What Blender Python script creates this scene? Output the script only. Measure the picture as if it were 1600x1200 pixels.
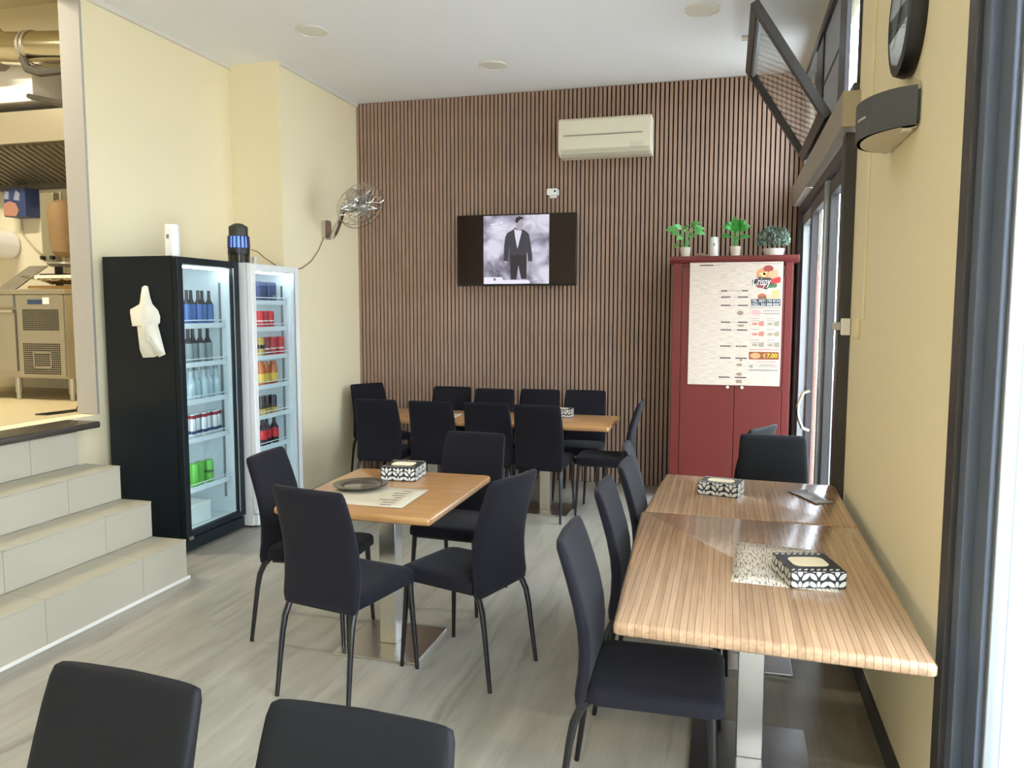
import bpy, bmesh, math, random
from mathutils import Vector, Matrix

random.seed(7)
for o in list(bpy.data.objects): bpy.data.objects.remove(o)
SC = bpy.context.scene
COL = SC.collection
R = math.radians

# ------------------------------------------------------------------ camera
def make_camera():
    f, pitch, yaw, roll, h = 1237.48, R(5.2814), R(15.0988), R(0.0799), 1.62
    cy, sy, cp, sp = math.cos(yaw), math.sin(yaw), math.cos(pitch), math.sin(pitch)
    F = Vector((-sy*cp, cy*cp, -sp)); Rt = Vector((cy, sy, 0)); U = Rt.cross(F)
    R2 = math.cos(roll)*Rt + math.sin(roll)*U; U2 = -math.sin(roll)*Rt + math.cos(roll)*U
    cd = bpy.data.cameras.new('camera'); cd.sensor_fit = 'HORIZONTAL'; cd.sensor_width = 36
    cd.lens = f/1600*36; cd.clip_start = .02; cd.clip_end = 200
    c = bpy.data.objects.new('camera', cd); COL.objects.link(c)
    m = Matrix((R2, U2, -F)).transposed().to_4x4(); m.translation = (0, 0, h)
    c.matrix_world = m; SC.camera = c
make_camera()

# ------------------------------------------------------------------ light: overcast sky through the shop windows
SKY = (0.87, 0.92, 1.08); SKY_STRENGTH = 17.0
w = bpy.data.worlds.new('world'); SC.world = w; w.use_nodes = True
bg = w.node_tree.nodes['Background']; bg.inputs[0].default_value = (*SKY, 1); bg.inputs[1].default_value = SKY_STRENGTH
SC.view_settings.view_transform = 'Standard'; SC.view_settings.look = 'None'
SC.view_settings.gamma = 1; SC.view_settings.use_curve_mapping = False
SC.view_settings.exposure = 0.0
try:
    SC.cycles.diffuse_bounces = 6; SC.cycles.max_bounces = 12; SC.cycles.sample_clamp_indirect = 8
    SC.cycles.transparent_max_bounces = 16
except Exception: pass

def portal(name, loc, rot, sx, sy):          # guides sky sampling through a real window opening, adds no light itself
    d = bpy.data.lights.new(name, 'AREA'); d.shape = 'RECTANGLE'; d.size = sx; d.size_y = sy; d.energy = 1
    d.cycles.is_portal = True
    o = bpy.data.objects.new(name, d); o.location = loc; o.rotation_euler = rot; COL.objects.link(o)
portal('window_portal', (.80, .15, 1.65), (0, R(90), 0), 3.2, 4.3)
portal('door_portal', (.80, 5.85, 1.27), (0, R(90), 0), 2.5, 2.85)
portal('transom_portal', (.80, 5.75, 3.12), (0, R(90), 0), .9, 2.65)

# ------------------------------------------------------------------ materials
def lin(c):
    return tuple(((v/255)/12.92 if v/255 <= .04045 else ((v/255+.055)/1.055)**2.4) for v in c)
MATS = {}
def mat(name, rgb, rough=.6, metal=0, spec=.5, emit=None, estr=0, sheen=0, coat=0, alpha=None, trans=0, var=0, vscale=8, bump=0, bscale=60, stretch=(1,1,1), objrand=0):
    if name in MATS: return MATS[name]
    m = bpy.data.materials.new(name); m.use_nodes = True; MATS[name] = m
    nt = m.node_tree; b = nt.nodes['Principled BSDF']; c = lin(rgb)
    b.inputs['Base Color'].default_value = (*c, 1); b.inputs['Roughness'].default_value = rough
    b.inputs['Metallic'].default_value = metal; b.inputs['Specular IOR Level'].default_value = spec
    if sheen: b.inputs['Sheen Weight'].default_value = sheen; b.inputs['Sheen Roughness'].default_value = .45
    if coat: b.inputs['Coat Weight'].default_value = coat; b.inputs['Coat Roughness'].default_value = .12
    if trans: b.inputs['Transmission Weight'].default_value = trans
    if emit: b.inputs['Emission Color'].default_value = (*lin(emit), 1); b.inputs['Emission Strength'].default_value = estr
    if var or bump or objrand:
        tc = nt.nodes.new('ShaderNodeTexCoord'); mp = nt.nodes.new('ShaderNodeMapping'); mp.inputs['Scale'].default_value = stretch
        nt.links.new(tc.outputs['Object'], mp.inputs[0])
        if var or objrand:
            mx = nt.nodes.new('ShaderNodeMix'); mx.data_type = 'RGBA'
            k = max(var, objrand)
            mx.inputs[6].default_value = (*[v*(1-k) for v in c], 1); mx.inputs[7].default_value = (*[min(1, v*(1+k)) for v in c], 1)
            if objrand:
                oi = nt.nodes.new('ShaderNodeObjectInfo'); nt.links.new(oi.outputs['Random'], mx.inputs[0])
            else:
                n = nt.nodes.new('ShaderNodeTexNoise'); n.inputs['Scale'].default_value = vscale; n.inputs['Detail'].default_value = 5
                nt.links.new(mp.outputs[0], n.inputs[0]); nt.links.new(n.outputs[0], mx.inputs[0])
            nt.links.new(mx.outputs[2], b.inputs['Base Color'])
        if bump:
            n2 = nt.nodes.new('ShaderNodeTexNoise'); n2.inputs['Scale'].default_value = bscale; n2.inputs['Detail'].default_value = 4
            nt.links.new(mp.outputs[0], n2.inputs[0])
            bp = nt.nodes.new('ShaderNodeBump'); bp.inputs['Strength'].default_value = bump; bp.inputs['Distance'].default_value = .004
            nt.links.new(n2.outputs[0], bp.inputs['Height']); nt.links.new(bp.outputs[0], b.inputs['Normal'])
    return m

def wood(name, c1, c2, stretch, scale=4, rough=.35, coat=.2, stripes=None):
    """grain stretched along one axis; stripes=(axis, pitch) adds thin dark laminate joints"""
    m = bpy.data.materials.new(name); m.use_nodes = True; MATS[name] = m
    nt = m.node_tree; b = nt.nodes['Principled BSDF']; b.inputs['Roughness'].default_value = rough
    b.inputs['Coat Weight'].default_value = coat; b.inputs['Coat Roughness'].default_value = .15
    tc = nt.nodes.new('ShaderNodeTexCoord'); mp = nt.nodes.new('ShaderNodeMapping'); mp.inputs['Scale'].default_value = stretch
    nt.links.new(tc.outputs['Object'], mp.inputs[0])
    n = nt.nodes.new('ShaderNodeTexNoise'); n.inputs['Scale'].default_value = scale; n.inputs['Detail'].default_value = 7; n.inputs['Roughness'].default_value = .6
    nt.links.new(mp.outputs[0], n.inputs[0])
    r = nt.nodes.new('ShaderNodeValToRGB'); r.color_ramp.elements[0].position = .3; r.color_ramp.elements[1].position = .7
    r.color_ramp.elements[0].color = (*lin(c1), 1); r.color_ramp.elements[1].color = (*lin(c2), 1)
    nt.links.new(n.outputs[0], r.inputs[0]); out = r.outputs[0]
    if stripes:
        ax, pitch, dark = stripes
        sx = nt.nodes.new('ShaderNodeSeparateXYZ'); nt.links.new(tc.outputs['Object'], sx.inputs[0])
        def math_(op, a, bv=None, c=None):
            k = nt.nodes.new('ShaderNodeMath'); k.operation = op
            for i, v in enumerate((a, bv, c)):
                if v is None: continue
                if isinstance(v, (int, float)): k.inputs[i].default_value = v
                else: nt.links.new(v, k.inputs[i])
            return k.outputs[0]
        d = math_('DIVIDE', sx.outputs['XYZ'.index(ax)], pitch)
        fr = math_('FRACT', d); fl = math_('FLOOR', d)
        line = math_('LESS_THAN', fr, .09)
        wn = nt.nodes.new('ShaderNodeTexWhiteNoise'); wn.noise_dimensions = '1D'; nt.links.new(fl, wn.inputs['W'])
        hv = nt.nodes.new('ShaderNodeHueSaturation'); nt.links.new(out, hv.inputs['Color'])
        nt.links.new(math_('MULTIPLY_ADD', wn.outputs[0], .26, .87), hv.inputs['Value'])
        mx = nt.nodes.new('ShaderNodeMix'); mx.data_type = 'RGBA'
        nt.links.new(math_('MULTIPLY', line, .75), mx.inputs[0]); nt.links.new(hv.outputs[0], mx.inputs[6]); mx.inputs[7].default_value = (*lin(dark), 1)
        out = mx.outputs[2]
    nt.links.new(out, b.inputs['Base Color'])
    return m

def glass(name, tint=(240, 246, 246), refl=1.0, ior=1.45):
    if name in MATS: return MATS[name]
    m = bpy.data.materials.new(name); m.use_nodes = True; MATS[name] = m; nt = m.node_tree
    for n in list(nt.nodes): nt.nodes.remove(n)
    o = nt.nodes.new('ShaderNodeOutputMaterial'); t = nt.nodes.new('ShaderNodeBsdfTransparent'); g = nt.nodes.new('ShaderNodeBsdfGlossy')
    t.inputs[0].default_value = (*lin(tint), 1); g.inputs['Roughness'].default_value = .01; g.inputs[0].default_value = (refl, refl, refl, 1)
    lw = nt.nodes.new('ShaderNodeLayerWeight'); lw.inputs[0].default_value = .5; mx = nt.nodes.new('ShaderNodeMixShader')   # Schlick reflectance, alike from both sides
    pw = nt.nodes.new('ShaderNodeMath'); pw.operation = 'POWER'; pw.inputs[1].default_value = 5; nt.links.new(lw.outputs['Facing'], pw.inputs[0])
    fr = nt.nodes.new('ShaderNodeMath'); fr.operation = 'MULTIPLY_ADD'; fr.inputs[1].default_value = .95; fr.inputs[2].default_value = .04; nt.links.new(pw.outputs[0], fr.inputs[0])
    nt.links.new(fr.outputs[0], mx.inputs[0]); nt.links.new(t.outputs[0], mx.inputs[1]); nt.links.new(g.outputs[0], mx.inputs[2]); nt.links.new(mx.outputs[0], o.inputs[0])
    return m

M_wall = mat('yellow_wall_paint', (238, 224, 188), .75, spec=.2, bump=.08, bscale=40)
M_ceil = mat('white_ceiling_paint', (240, 239, 240), .8, spec=.1, bump=.06, bscale=6)
M_trimw = mat('white_trim', (218, 213, 200), .6)
M_slat = wood('slat_wood', (144, 115, 97), (176, 145, 125), (40, 40, 1.2), 2.2, .55, .05)
M_felt = mat('dark_felt', (44, 24, 16), .95, spec=.05)
M_black = mat('chair_fabric', (24, 22, 28), .85, spec=.18, sheen=.06, bump=.25, bscale=350)
M_blackv = mat('chair_fabric_dark', (18, 18, 20), .65, spec=.2, bump=.15, bscale=250)
M_leg = mat('black_leg_metal', (26, 24, 25), .3, metal=.3, spec=.6)
M_steel = mat('brushed_steel', (198, 196, 192), .28, metal=1, var=.06, vscale=30, stretch=(1, 1, .05))
M_steelk = mat('kitchen_steel', (178, 174, 160), .38, metal=.85, var=.05, vscale=12)
M_chrome = mat('chrome', (215, 213, 208), .12, metal=1)
M_oak = wood('oak_table_top', (154, 108, 62), (184, 139, 88), (1.5, 22, 22), 2.2, .33, .25)
M_oake = mat('oak_edge', (216, 172, 118), .35, coat=.2, var=.08, vscale=10, stretch=(1, 14, 14))
M_bamboo = wood('bamboo_strip_top', (152, 118, 88), (180, 147, 114), (30, 1.2, 30), 2.5, .22, .35, ('X', .0205, (100, 70, 52)))
M_gran = mat('dark_granite', (62, 56, 50), .25, var=.35, vscale=60)
M_tile = mat('stair_tile', (172, 164, 146), .4, var=.05, vscale=5, stretch=(1, .4, 4))
M_tread = mat('tread_tile', (168, 161, 140), .4, var=.06, vscale=5)
M_grout = mat('grout', (150, 143, 128), .9)
M_alud = mat('dark_bronze_frame', (58, 54, 54), .45, spec=.5)
M_alug = mat('grey_aluminium', (150, 152, 152), .4, metal=.6)
M_alub = mat('anthracite_frame', (92, 100, 116), .4, spec=.5)
M_head = mat('beige_header_metal', (158, 150, 136), .5, spec=.4)
M_blackf = mat('black_fridge_paint', (22, 28, 33), .4, spec=.25)
M_whitef = mat('white_fridge_paint', (224, 224, 222), .4)
M_inner = mat('fridge_liner', (226, 231, 232), .5)
M_wire = mat('white_shelf_wire', (238, 240, 242), .4)
M_red = mat('red_cabinet_paint', (104, 36, 31), .42, spec=.4, var=.05, vscale=3)
M_white = mat('white_plastic', (236, 234, 228), .4)
M_cream = mat('cream_plastic', (228, 220, 196), .45)
M_dgrey = mat('sconce_grey', (76, 76, 78), .55)
M_blackp = mat('black_plastic', (24, 24, 26), .4)
M_glass = glass('window_glass')
M_fglass = glass('fridge_glass', (236, 243, 244), .7)
M_paper = mat('paper', (226, 219, 202), .7)
M_silver = mat('silver_leaf_print', (214, 212, 204), .35)
M_boxblk = mat('black_box_print', (26, 28, 28), .4)

def floor_mat():
    m = bpy.data.materials.new('vinyl_plank_floor'); m.use_nodes = True; nt = m.node_tree; b = nt.nodes['Principled BSDF']
    b.inputs['Roughness'].default_value = .32; b.inputs['Specular IOR Level'].default_value = .45
    tc = nt.nodes.new('ShaderNodeTexCoord')
    def noise(scale, st, det=5, rough=.55):
        mp = nt.nodes.new('ShaderNodeMapping'); mp.inputs['Scale'].default_value = st; nt.links.new(tc.outputs['Object'], mp.inputs[0])
        n = nt.nodes.new('ShaderNodeTexNoise'); n.inputs['Scale'].default_value = scale; n.inputs['Detail'].default_value = det; n.inputs['Roughness'].default_value = rough
        n.inputs['Distortion'].default_value = .6
        nt.links.new(mp.outputs[0], n.inputs[0]); return n.outputs[0]
    def ramp(src, p0, c0, p1, c1):
        r = nt.nodes.new('ShaderNodeValToRGB'); e = r.color_ramp.elements; e[0].position = p0; e[1].position = p1
        e[0].color = (*lin(c0), 1); e[1].color = (*lin(c1), 1); nt.links.new(src, r.inputs[0]); return r.outputs[0]
    base = ramp(noise(2.2, (5, .7, 1)), .3, (144, 138, 124), .7, (168, 162, 148))
    streak = ramp(noise(2.0, (5, .55, 1), 7, .62), .58, (255, 255, 255), .76, (138, 126, 110))
    mx = nt.nodes.new('ShaderNodeMix'); mx.data_type = 'RGBA'; mx.blend_type = 'MULTIPLY'; mx.inputs[0].default_value = .5
    nt.links.new(base, mx.inputs[6]); nt.links.new(streak, mx.inputs[7])
    br = nt.nodes.new('ShaderNodeTexBrick'); br.offset = .37; br.inputs['Scale'].default_value = 1
    br.inputs['Brick Width'].default_value = 1.2; br.inputs['Row Height'].default_value = .19; br.inputs['Mortar Size'].default_value = .0012
    br.inputs['Color1'].default_value = (1, 1, 1, 1); br.inputs['Color2'].default_value = (.93, .93, .92, 1); br.inputs['Mortar'].default_value = (.8, .79, .77, 1)
    mp = nt.nodes.new('ShaderNodeMapping'); mp.inputs['Rotation'].default_value = (0, 0, R(90)); nt.links.new(tc.outputs['Object'], mp.inputs[0]); nt.links.new(mp.outputs[0], br.inputs[0])
    m2 = nt.nodes.new('ShaderNodeMix'); m2.data_type = 'RGBA'; m2.blend_type = 'MULTIPLY'; m2.inputs[0].default_value = 1
    nt.links.new(mx.outputs[2], m2.inputs[6]); nt.links.new(br.outputs[0], m2.inputs[7]); nt.links.new(m2.outputs[2], b.inputs['Base Color'])
    return m
M_floor = floor_mat()

# ------------------------------------------------------------------ mesh helpers
W = {}
class MB:
    def __init__(s): s.v = []; s.f = []; s.mi = []; s.cur = 0
    def add(s, vs, fs):
        n = len(s.v); s.v += [Vector(v) for v in vs]
        for f in fs: s.f.append([i+n for i in f]); s.mi.append(s.cur)
        return s
    def box(s, x0, x1, y0, y1, z0, z1, m=None):
        vs = [(x, y, z) for z in (z0, z1) for y in (y0, y1) for x in (x0, x1)]
        if m: vs = [m @ Vector(v) for v in vs]
        return s.add(vs, [(0, 2, 3, 1), (4, 5, 7, 6), (0, 1, 5, 4), (2, 6, 7, 3), (0, 4, 6, 2), (1, 3, 7, 5)])
    def tube(s, pts, r, n=8, caps=True):
        pts = [Vector(p) for p in pts]; rs = r if isinstance(r, (list, tuple)) else [r]*len(pts)
        vs = []; up = None
        for i, p in enumerate(pts):
            t = (pts[min(i+1, len(pts)-1)] - pts[max(i-1, 0)]).normalized()
            if up is None:
                up = t.orthogonal().normalized()
            else:
                up = (up - t*up.dot(t)); up = up.normalized() if up.length > 1e-6 else t.orthogonal().normalized()
            bi = t.cross(up)
            for k in range(n):
                a = 2*math.pi*k/n; vs.append(p + (up*math.cos(a) + bi*math.sin(a))*rs[i])
        fs = []
        for i in range(len(pts)-1):
            for k in range(n):
                a, b = i*n+k, i*n+(k+1) % n; fs.append((a, b, b+n, a+n))
        if caps: fs.append(tuple(range(n-1, -1, -1))); fs.append(tuple(range((len(pts)-1)*n, len(pts)*n)))
        return s.add(vs, fs)
    def lathe(s, prof, n=16, c=(0, 0, 0), m=None):
        vs = []; fs = []
        for r, z in prof:
            for k in range(n):
                a = 2*math.pi*k/n; v = Vector((r*math.cos(a), r*math.sin(a), z))
                vs.append((m @ v if m else v) + Vector(c))
        for i in range(len(prof)-1):
            for k in range(n):
                a, b = i*n+k, i*n+(k+1) % n; fs.append((a, b, b+n, a+n))
        fs.append(tuple(range(n-1, -1, -1))); fs.append(tuple(range((len(prof)-1)*n, len(prof)*n)))
        return s.add(vs, fs)
    def ext(s, poly, axis, a, b):
        """extrude a 2D polygon along an axis from a to b"""
        def P(p, t): return {'x': (t, p[0], p[1]), 'y': (p[0], t, p[1]), 'z': (p[0], p[1], t)}[axis]
        n = len(poly); vs = [P(p, a) for p in poly] + [P(p, b) for p in poly]
        return s.add(vs, [tuple(range(n-1, -1, -1)), tuple(range(n, 2*n))] + [(i, (i+1) % n, n+(i+1) % n, n+i) for i in range(n)])
    def loft(s, rings):
        n = len(rings[0]); vs = [p for r in rings for p in r]; fs = []
        for i in range(len(rings)-1):
            for k in range(n):
                a, b = i*n+k, i*n+(k+1) % n; fs.append((a, b, b+n, a+n))
        fs.append(tuple(range(n-1, -1, -1))); fs.append(tuple(range((len(rings)-1)*n, len(rings)*n)))
        return s.add(vs, fs)
    def build(s, name, mats, parent=None, smooth=False, bevel=0, world=False, seg=2, sharp=35):
        me = bpy.data.meshes.new(name); vs = s.v
        if world and parent is not None:
            inv = W[parent].inverted(); vs = [inv @ v for v in vs]
        me.from_pydata([tuple(v) for v in vs], [], s.f)
        mats = mats if isinstance(mats, (list, tuple)) else [mats]
        for m in mats: me.materials.append(m)
        bm = bmesh.new(); bm.from_mesh(me); bm.faces.ensure_lookup_table()
        for i, f in enumerate(bm.faces): f.material_index = s.mi[i]; f.smooth = smooth
        bmesh.ops.recalc_face_normals(bm, faces=bm.faces)
        if smooth:
            for e in bm.edges:
                if len(e.link_faces) == 2 and e.calc_face_angle(0) > R(sharp): e.smooth = False
        bm.to_mesh(me); bm.free()
        o = bpy.data.objects.new(name, me); COL.objects.link(o)
        if bevel:
            b = o.modifiers.new('bevel', 'BEVEL'); b.width = bevel; b.segments = seg; b.limit_method = 'ANGLE'; b.angle_limit = R(50)
        if parent is not None: o.parent = parent; W[o] = W[parent]
        else: W[o] = Matrix.Identity(4)
        return o

def tag(o, label=None, cat=None, group=None, kind=None):
    if label: o['label'] = label
    if cat: o['category'] = cat
    if group: o['group'] = group
    if kind: o['kind'] = kind
    return o
def thing(name, label, cat, loc=(0, 0, 0), rz=0, group=None, kind=None):
    o = bpy.data.objects.new(name, None); o.empty_display_size = .1; COL.objects.link(o)
    o.location = loc; o.rotation_euler = (0, 0, rz)
    W[o] = Matrix.Translation(loc) @ Matrix.Rotation(rz, 4, 'Z')
    return tag(o, label, cat, group, kind)
def copy_tree(o, parent=None):
    c = o.copy(); COL.objects.link(c); c.parent = parent
    for ch in [x for x in KIDS.get(o.name, [])]:
        copy_tree(ch, c)
    return c
KIDS = {}
def note_kids(root):
    ks = [x for x in bpy.data.objects if x.parent == root]; KIDS[root.name] = ks
    for k in ks: note_kids(k)
def box1(name, dims, m, parent=None, bevel=0, world=True, kind=None, **kw):
    o = MB().box(*dims).build(name, m, parent, bevel=bevel, world=world)
    if kind: o['kind'] = kind
    return o
def S(name, dims, m, label=None, bevel=0, cat=None):
    o = MB().box(*dims).build(name, m, bevel=bevel); tag(o, label, cat, kind='structure'); return o
def rrect(x0, x1, y0, y1, r, n=4):
    pts = []
    for cx, cy, a0 in ((x1-r, y1-r, 0), (x0+r, y1-r, 90), (x0+r, y0+r, 180), (x1-r, y0+r, 270)):
        for k in range(n+1):
            a = R(a0 + 90*k/n); pts.append((cx + r*math.cos(a), cy + r*math.sin(a)))
    return pts
ORD = ['first', 'second', 'third', 'fourth', 'fifth', 'sixth', 'seventh', 'eighth', 'ninth']

# ------------------------------------------------------------------ room shell
ZC = 3.648; XR = .602; YB = 7.37
S('floor', (-4.25, .75, -2.3, 7.6, -.1, 0), M_floor, 'pale wood look vinyl plank floor of the dining room')
S('ceiling', (-4.3, .80, -2.3, 7.6, ZC, ZC+.12), M_ceil, 'smooth white ceiling of the dining room')
wb = S('wall_back', (-3.7, .75, YB, YB+.15, 0, ZC), M_felt, 'dark backing wall covered in brown vertical wood slats')
sl = MB().box(-.0135, .0135, -.024, 0, .004, ZC-.004)
first = None; NS = 106; pitch = (.588+3.566)/(NS-1)
for i in range(NS):
    if first is None: s_ = first = sl.build('slat', M_slat, wb)
    else: s_ = first.copy(); COL.objects.link(s_)
    s_.location = (-3.566 + i*pitch, YB, 0)
S('wall_left', (-4.19, -4.05, 4.37, 5.96, 0, ZC), M_wall, 'pale yellow wall behind the drinks fridges')
S('wall_left_pilaster', (-4.19, -3.58, 5.95, 7.6, 0, ZC), M_wall, 'yellow wall projection between fridges and slat wall')
S('wall_left_lower', (-4.19, -4.05, 1.0, 4.37, 0, .924), M_wall, 'low yellow wall end under the kitchen landing')
S('wall_left_front', (-4.19, -4.05, -2.3, 1.0, 0, ZC), M_wall)
S('trim_1', (-4.05, -4.025, 4.37, 5.95, ZC-.035, ZC), M_trimw)
S('trim_2', (-3.58, -3.555, 5.95, YB-.03, ZC-.035, ZC), M_trimw)
S('trim_3', (-4.205, -4.045, 4.352, 4.372, .93, ZC), mat('jamb_paint', (172, 167, 158), .6), 'grey painted jamb at the kitchen opening')
S('trim_4', (-3.58, -3.572, 5.95, YB-.03, 0, .012), M_blackp)
# right wall
S('wall_right', (XR, .76, 2.40, 4.30, 0, ZC), M_wall, 'yellow wall pier between the window and the glass doors')
S('wall_right_corner', (XR, .76, 7.26, 7.6, 0, ZC), M_wall)
S('wall_right_lintel', (XR, .76, -2.3, 2.40, 3.3, ZC), M_wall)
S('wall_right_upper', (XR, .76, 4.30, 7.26, 3.56, ZC), M_wall)
S('wall_right_front', (XR, .76, -2.3, -2.0, 0, 3.3), M_wall)
S('baseboard_right', (XR-.012, XR, 2.40, 4.30, 0, .09), mat('dark_skirting', (70, 70, 72), .5))
# unseen shop front behind the camera, closed off to keep the pier darker
S('wall_front', (-4.19, .76, -2.45, -2.3, 0, ZC), M_wall)
# outside
S('floor_outside', (.76, 9, -9, 20, -.12, -.02), mat('pavement', (176, 174, 168), .8, var=.1, vscale=3), 'pale grey pavement outside the windows')
S('wall_outside', (6.5, 6.9, -6, 18, -.02, 3.2), mat('facade', (222, 216, 204), .8), 'pale building facade across the street')

# near window at the right edge of the picture
wn = thing('window_1', 'anthracite framed shop window at the right edge', 'window', (XR, .2, 0), kind='structure')
box1('window_frame', (XR-.006, .655, 2.33, 2.405, 0, 3.3), M_alud, wn, .003)
box1('window_frame', (.612, .70, 2.27, 2.33, 0, 3.3), M_alub, wn, .003)
box1('window_stile', (.640, .70, 2.175, 2.27, .03, 3.27), M_alub, wn, .004)
box1('window_bead', (.655, .69, 2.155, 2.175, .06, 3.24), M_alug, wn, .003)
box1('window_frame', (.612, .70, -2.0, 2.27, 3.24, 3.3), M_alub, wn, .003)
box1('window_frame', (.612, .70, -2.0, 2.27, 0, .05), M_alub, wn, .003)
box1('window_stile', (.630, .70, -2.0, -1.93, .05, 3.24), M_alub, wn, .003)
box1('pane', (.672, .678, -1.93, 2.16, .05, 3.24), M_glass, wn)

# glass door wall beside the red cabinet
DZ = 2.50
dr = thing('door_1', 'dark framed glass doors with a bow handle beside the red cabinet', 'door', (XR, 5.8, 0), kind='structure')
box1('door_frame', (.545, .70, 4.30, 4.40, 0, DZ), M_alud, dr, .004)
box1('door_frame', (.57, .70, 7.18, 7.262, 0, DZ), M_alud, dr, .004)
box1('door_frame', (.57, .70, 4.40, 7.18, 2.43, DZ), M_alud, dr, .004)
def leaf(y0, y1, st, xo, top, mt, handle=None):
    lf = box1('door_leaf', (xo, xo+.05, y0, y0+st, .01, top), mt, dr, .004)
    box1('stile', (xo, xo+.05, y1-st, y1, .01, top), mt, lf, .004)
    box1('rail', (xo, xo+.05, y0+st, y1-st, top-.09, top), mt, lf, .004)
    box1('rail', (xo, xo+.05, y0+st, y1-st, .01, .12), mt, lf, .004)
    box1('pane', (xo+.022, xo+.028, y0+st, y1-st, .12, top-.09), M_glass, lf)
    if handle:
        hy = handle; pts = [(xo, hy, .77), (xo-.04, hy, .785)] + [(xo-.045-.035*math.sin(math.pi*k/8), hy, .79+.25*k/8) for k in range(9)] + [(xo-.04, hy, 1.045), (xo, hy, 1.06)]
        MB().tube(pts, .011, 8).build('handle', M_chrome, lf, True, world=True)
    return lf
leaf(4.41, 5.36, .06, .60, 2.42, M_alud)
box1('mullion', (.575, .63, 5.36, 5.42, 0, 2.43), M_alug, dr, .003)
leaf(5.43, 6.35, .10, .585, 2.42, M_alud, 5.95)
leaf(6.36, 7.17, .08, .60, 2.42, M_alug)
# header casing over the doors
hd = thing('door_header', 'beige metal header casing above the glass doors', 'header', (XR, 5.8, 2.52), kind='structure')
MB().ext(rrect(.520, .602, 2.515, 2.69, .006, 2), 'y', 4.262, 7.30).build('casing', M_head, hd, world=True)
box1('end_cap', (.521, .64, 4.252, 4.262, 2.518, 2.688), mat('beige_cap', (176, 164, 138), .5), hd)
box1('underside_strip', (.528, .60, 6.2, 7.25, 2.507, 2.515), M_white, hd)
# transom windows above
tr = thing('window_2', 'row of dark framed transom windows above the door header', 'window', (XR, 5.8, 2.7), kind='structure')
box1('window_frame', (.575, .70, 4.31, 7.25, 2.69, 2.74), M_alud, tr, .003)
box1('window_frame', (.575, .70, 4.31, 7.25, 3.50, 3.56), M_alud, tr, .003)
for y, d in ((4.30, .03), (4.80, .27), (5.95, .40), (7.17, .08)):
    box1('mullion', (.590, .615, y, y+d, 2.74, 3.50), M_alud, tr, .003)
box1('glazing_bar', (.597, .605, 5.07, 5.95, 3.15, 3.165), M_alud, tr)
for a, b in ((4.33, 4.80), (6.35, 7.17)):
    box1('pane', (.603, .609, a, b, 2.74, 3.50), M_glass, tr)
box1('grey_pane_stand_in', (.603, .612, 5.07, 5.95, 2.74, 3.5), mat('grey_panel', (176, 174, 182), .6), tr)  # opaque grey in place of a pane with grey seen through it
# hopper sash tilted into the room
hp = thing('hopper_window', 'dark framed hopper sash tilted open from the transom into the room', 'window', (.53, 5.4, 2.72))
def hop(u, v, t):   # u along y, v up the sash, t thickness
    d = Vector((-.44, 0, .70)).normalized(); nrm = Vector((.70, 0, .44)).normalized()
    return Vector((.535, u, 2.735)) + d*v + nrm*t
def hbar(name, u0, u1, v0, v1, m, t=(-.025, .025)):
    vs = [hop(u, v, k) for k in t for v in (v0, v1) for u in (u0, u1)]
    return MB().add(vs, [(0, 2, 3, 1), (4, 5, 7, 6), (0, 1, 5, 4), (2, 6, 7, 3), (0, 4, 6, 2), (1, 3, 7, 5)]).build(name, m, hp, world=True, bevel=.003)
Hs = .80
hbar('stile', 4.98, 5.05, 0, Hs, M_alud); hbar('stile', 6.28, 6.35, 0, Hs, M_alud)
hbar('rail', 5.05, 6.28, 0, .06, M_alud); hbar('rail', 5.05, 6.28, Hs-.06, Hs, M_alud); hbar('bead', 5.06, 6.27, Hs-.085, Hs-.06, M_alug, (-.015, .015))
hbar('pane', 5.05, 6.28, .06, Hs-.085, M_glass, (-.003, .003))
kn = hop(5.6, Hs, -.01); MB().tube([kn, kn+Vector((-.05, 0, .0))], [.016, .02], 10).build('latch_knob', M_chrome, hp, True, world=True)

# ------------------------------------------------------------------ staircase up to the kitchen
YS0, YS1 = 1.0, 4.0
st = thing('staircase', 'tiled staircase of four steps climbing left to the kitchen', 'staircase', (-3.6, 2.5, 0))
xs = [-3.116, -3.355, -3.57, -3.826]; zs = [0, .244, .464, .671, .89]
TT = .010
for i in range(4):
    x1 = xs[i]-TT; xb = -4.049
    box1('step_core', (xb, x1, YS0, YS1-TT - (.05 if i == 3 else 0), zs[i] + (.0 if i == 0 else -TT), zs[i+1]-TT), M_grout, st)
    joints = [YS0, 1.65, 2.31, 2.972, 3.63, YS1 if i < 3 else 3.95]
    if i % 2: joints = [YS0, 1.65, 2.31, 2.972, 3.63, YS1 if i < 3 else 3.95]
    if i == 2: joints = [YS0, 1.62, 2.28, 2.94, 3.598, YS1]
    if i == 3: joints = [YS0, 1.62, 2.28, 2.94, 3.603, 3.95]
    for a, b in zip(joints, joints[1:]):
        box1('riser_tile', (x1, xs[i], a+.0015, b-.0015, zs[i]+(.002), zs[i+1]-TT-.0015), M_tile, st, .0015)
        if i < 3:
            box1('tread_tile', (xs[i+1], xs[i]+.004, a+.0015, b-.0015, zs[i+1]-TT, zs[i+1]), M_tread, st, .002)
    if i < 3: box1('end_tile', (xs[i+1] if i < 3 else xb, xs[i]-.001, YS1-TT, YS1, zs[i], zs[i+1]-TT-.001) , M_tile, st)
MB().ext(rrect(-4.049, -3.785, .885, .925, .012, 3), 'y', YS0, 4.09).build('landing_slab', M_gran, st, True, world=True)
box1('base_trim', (xs[0], xs[0]+.012, YS0, YS1+.015, 0, .02), M_trimw, st, .003)
tag(st.children[0] if st.children else st)

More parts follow.
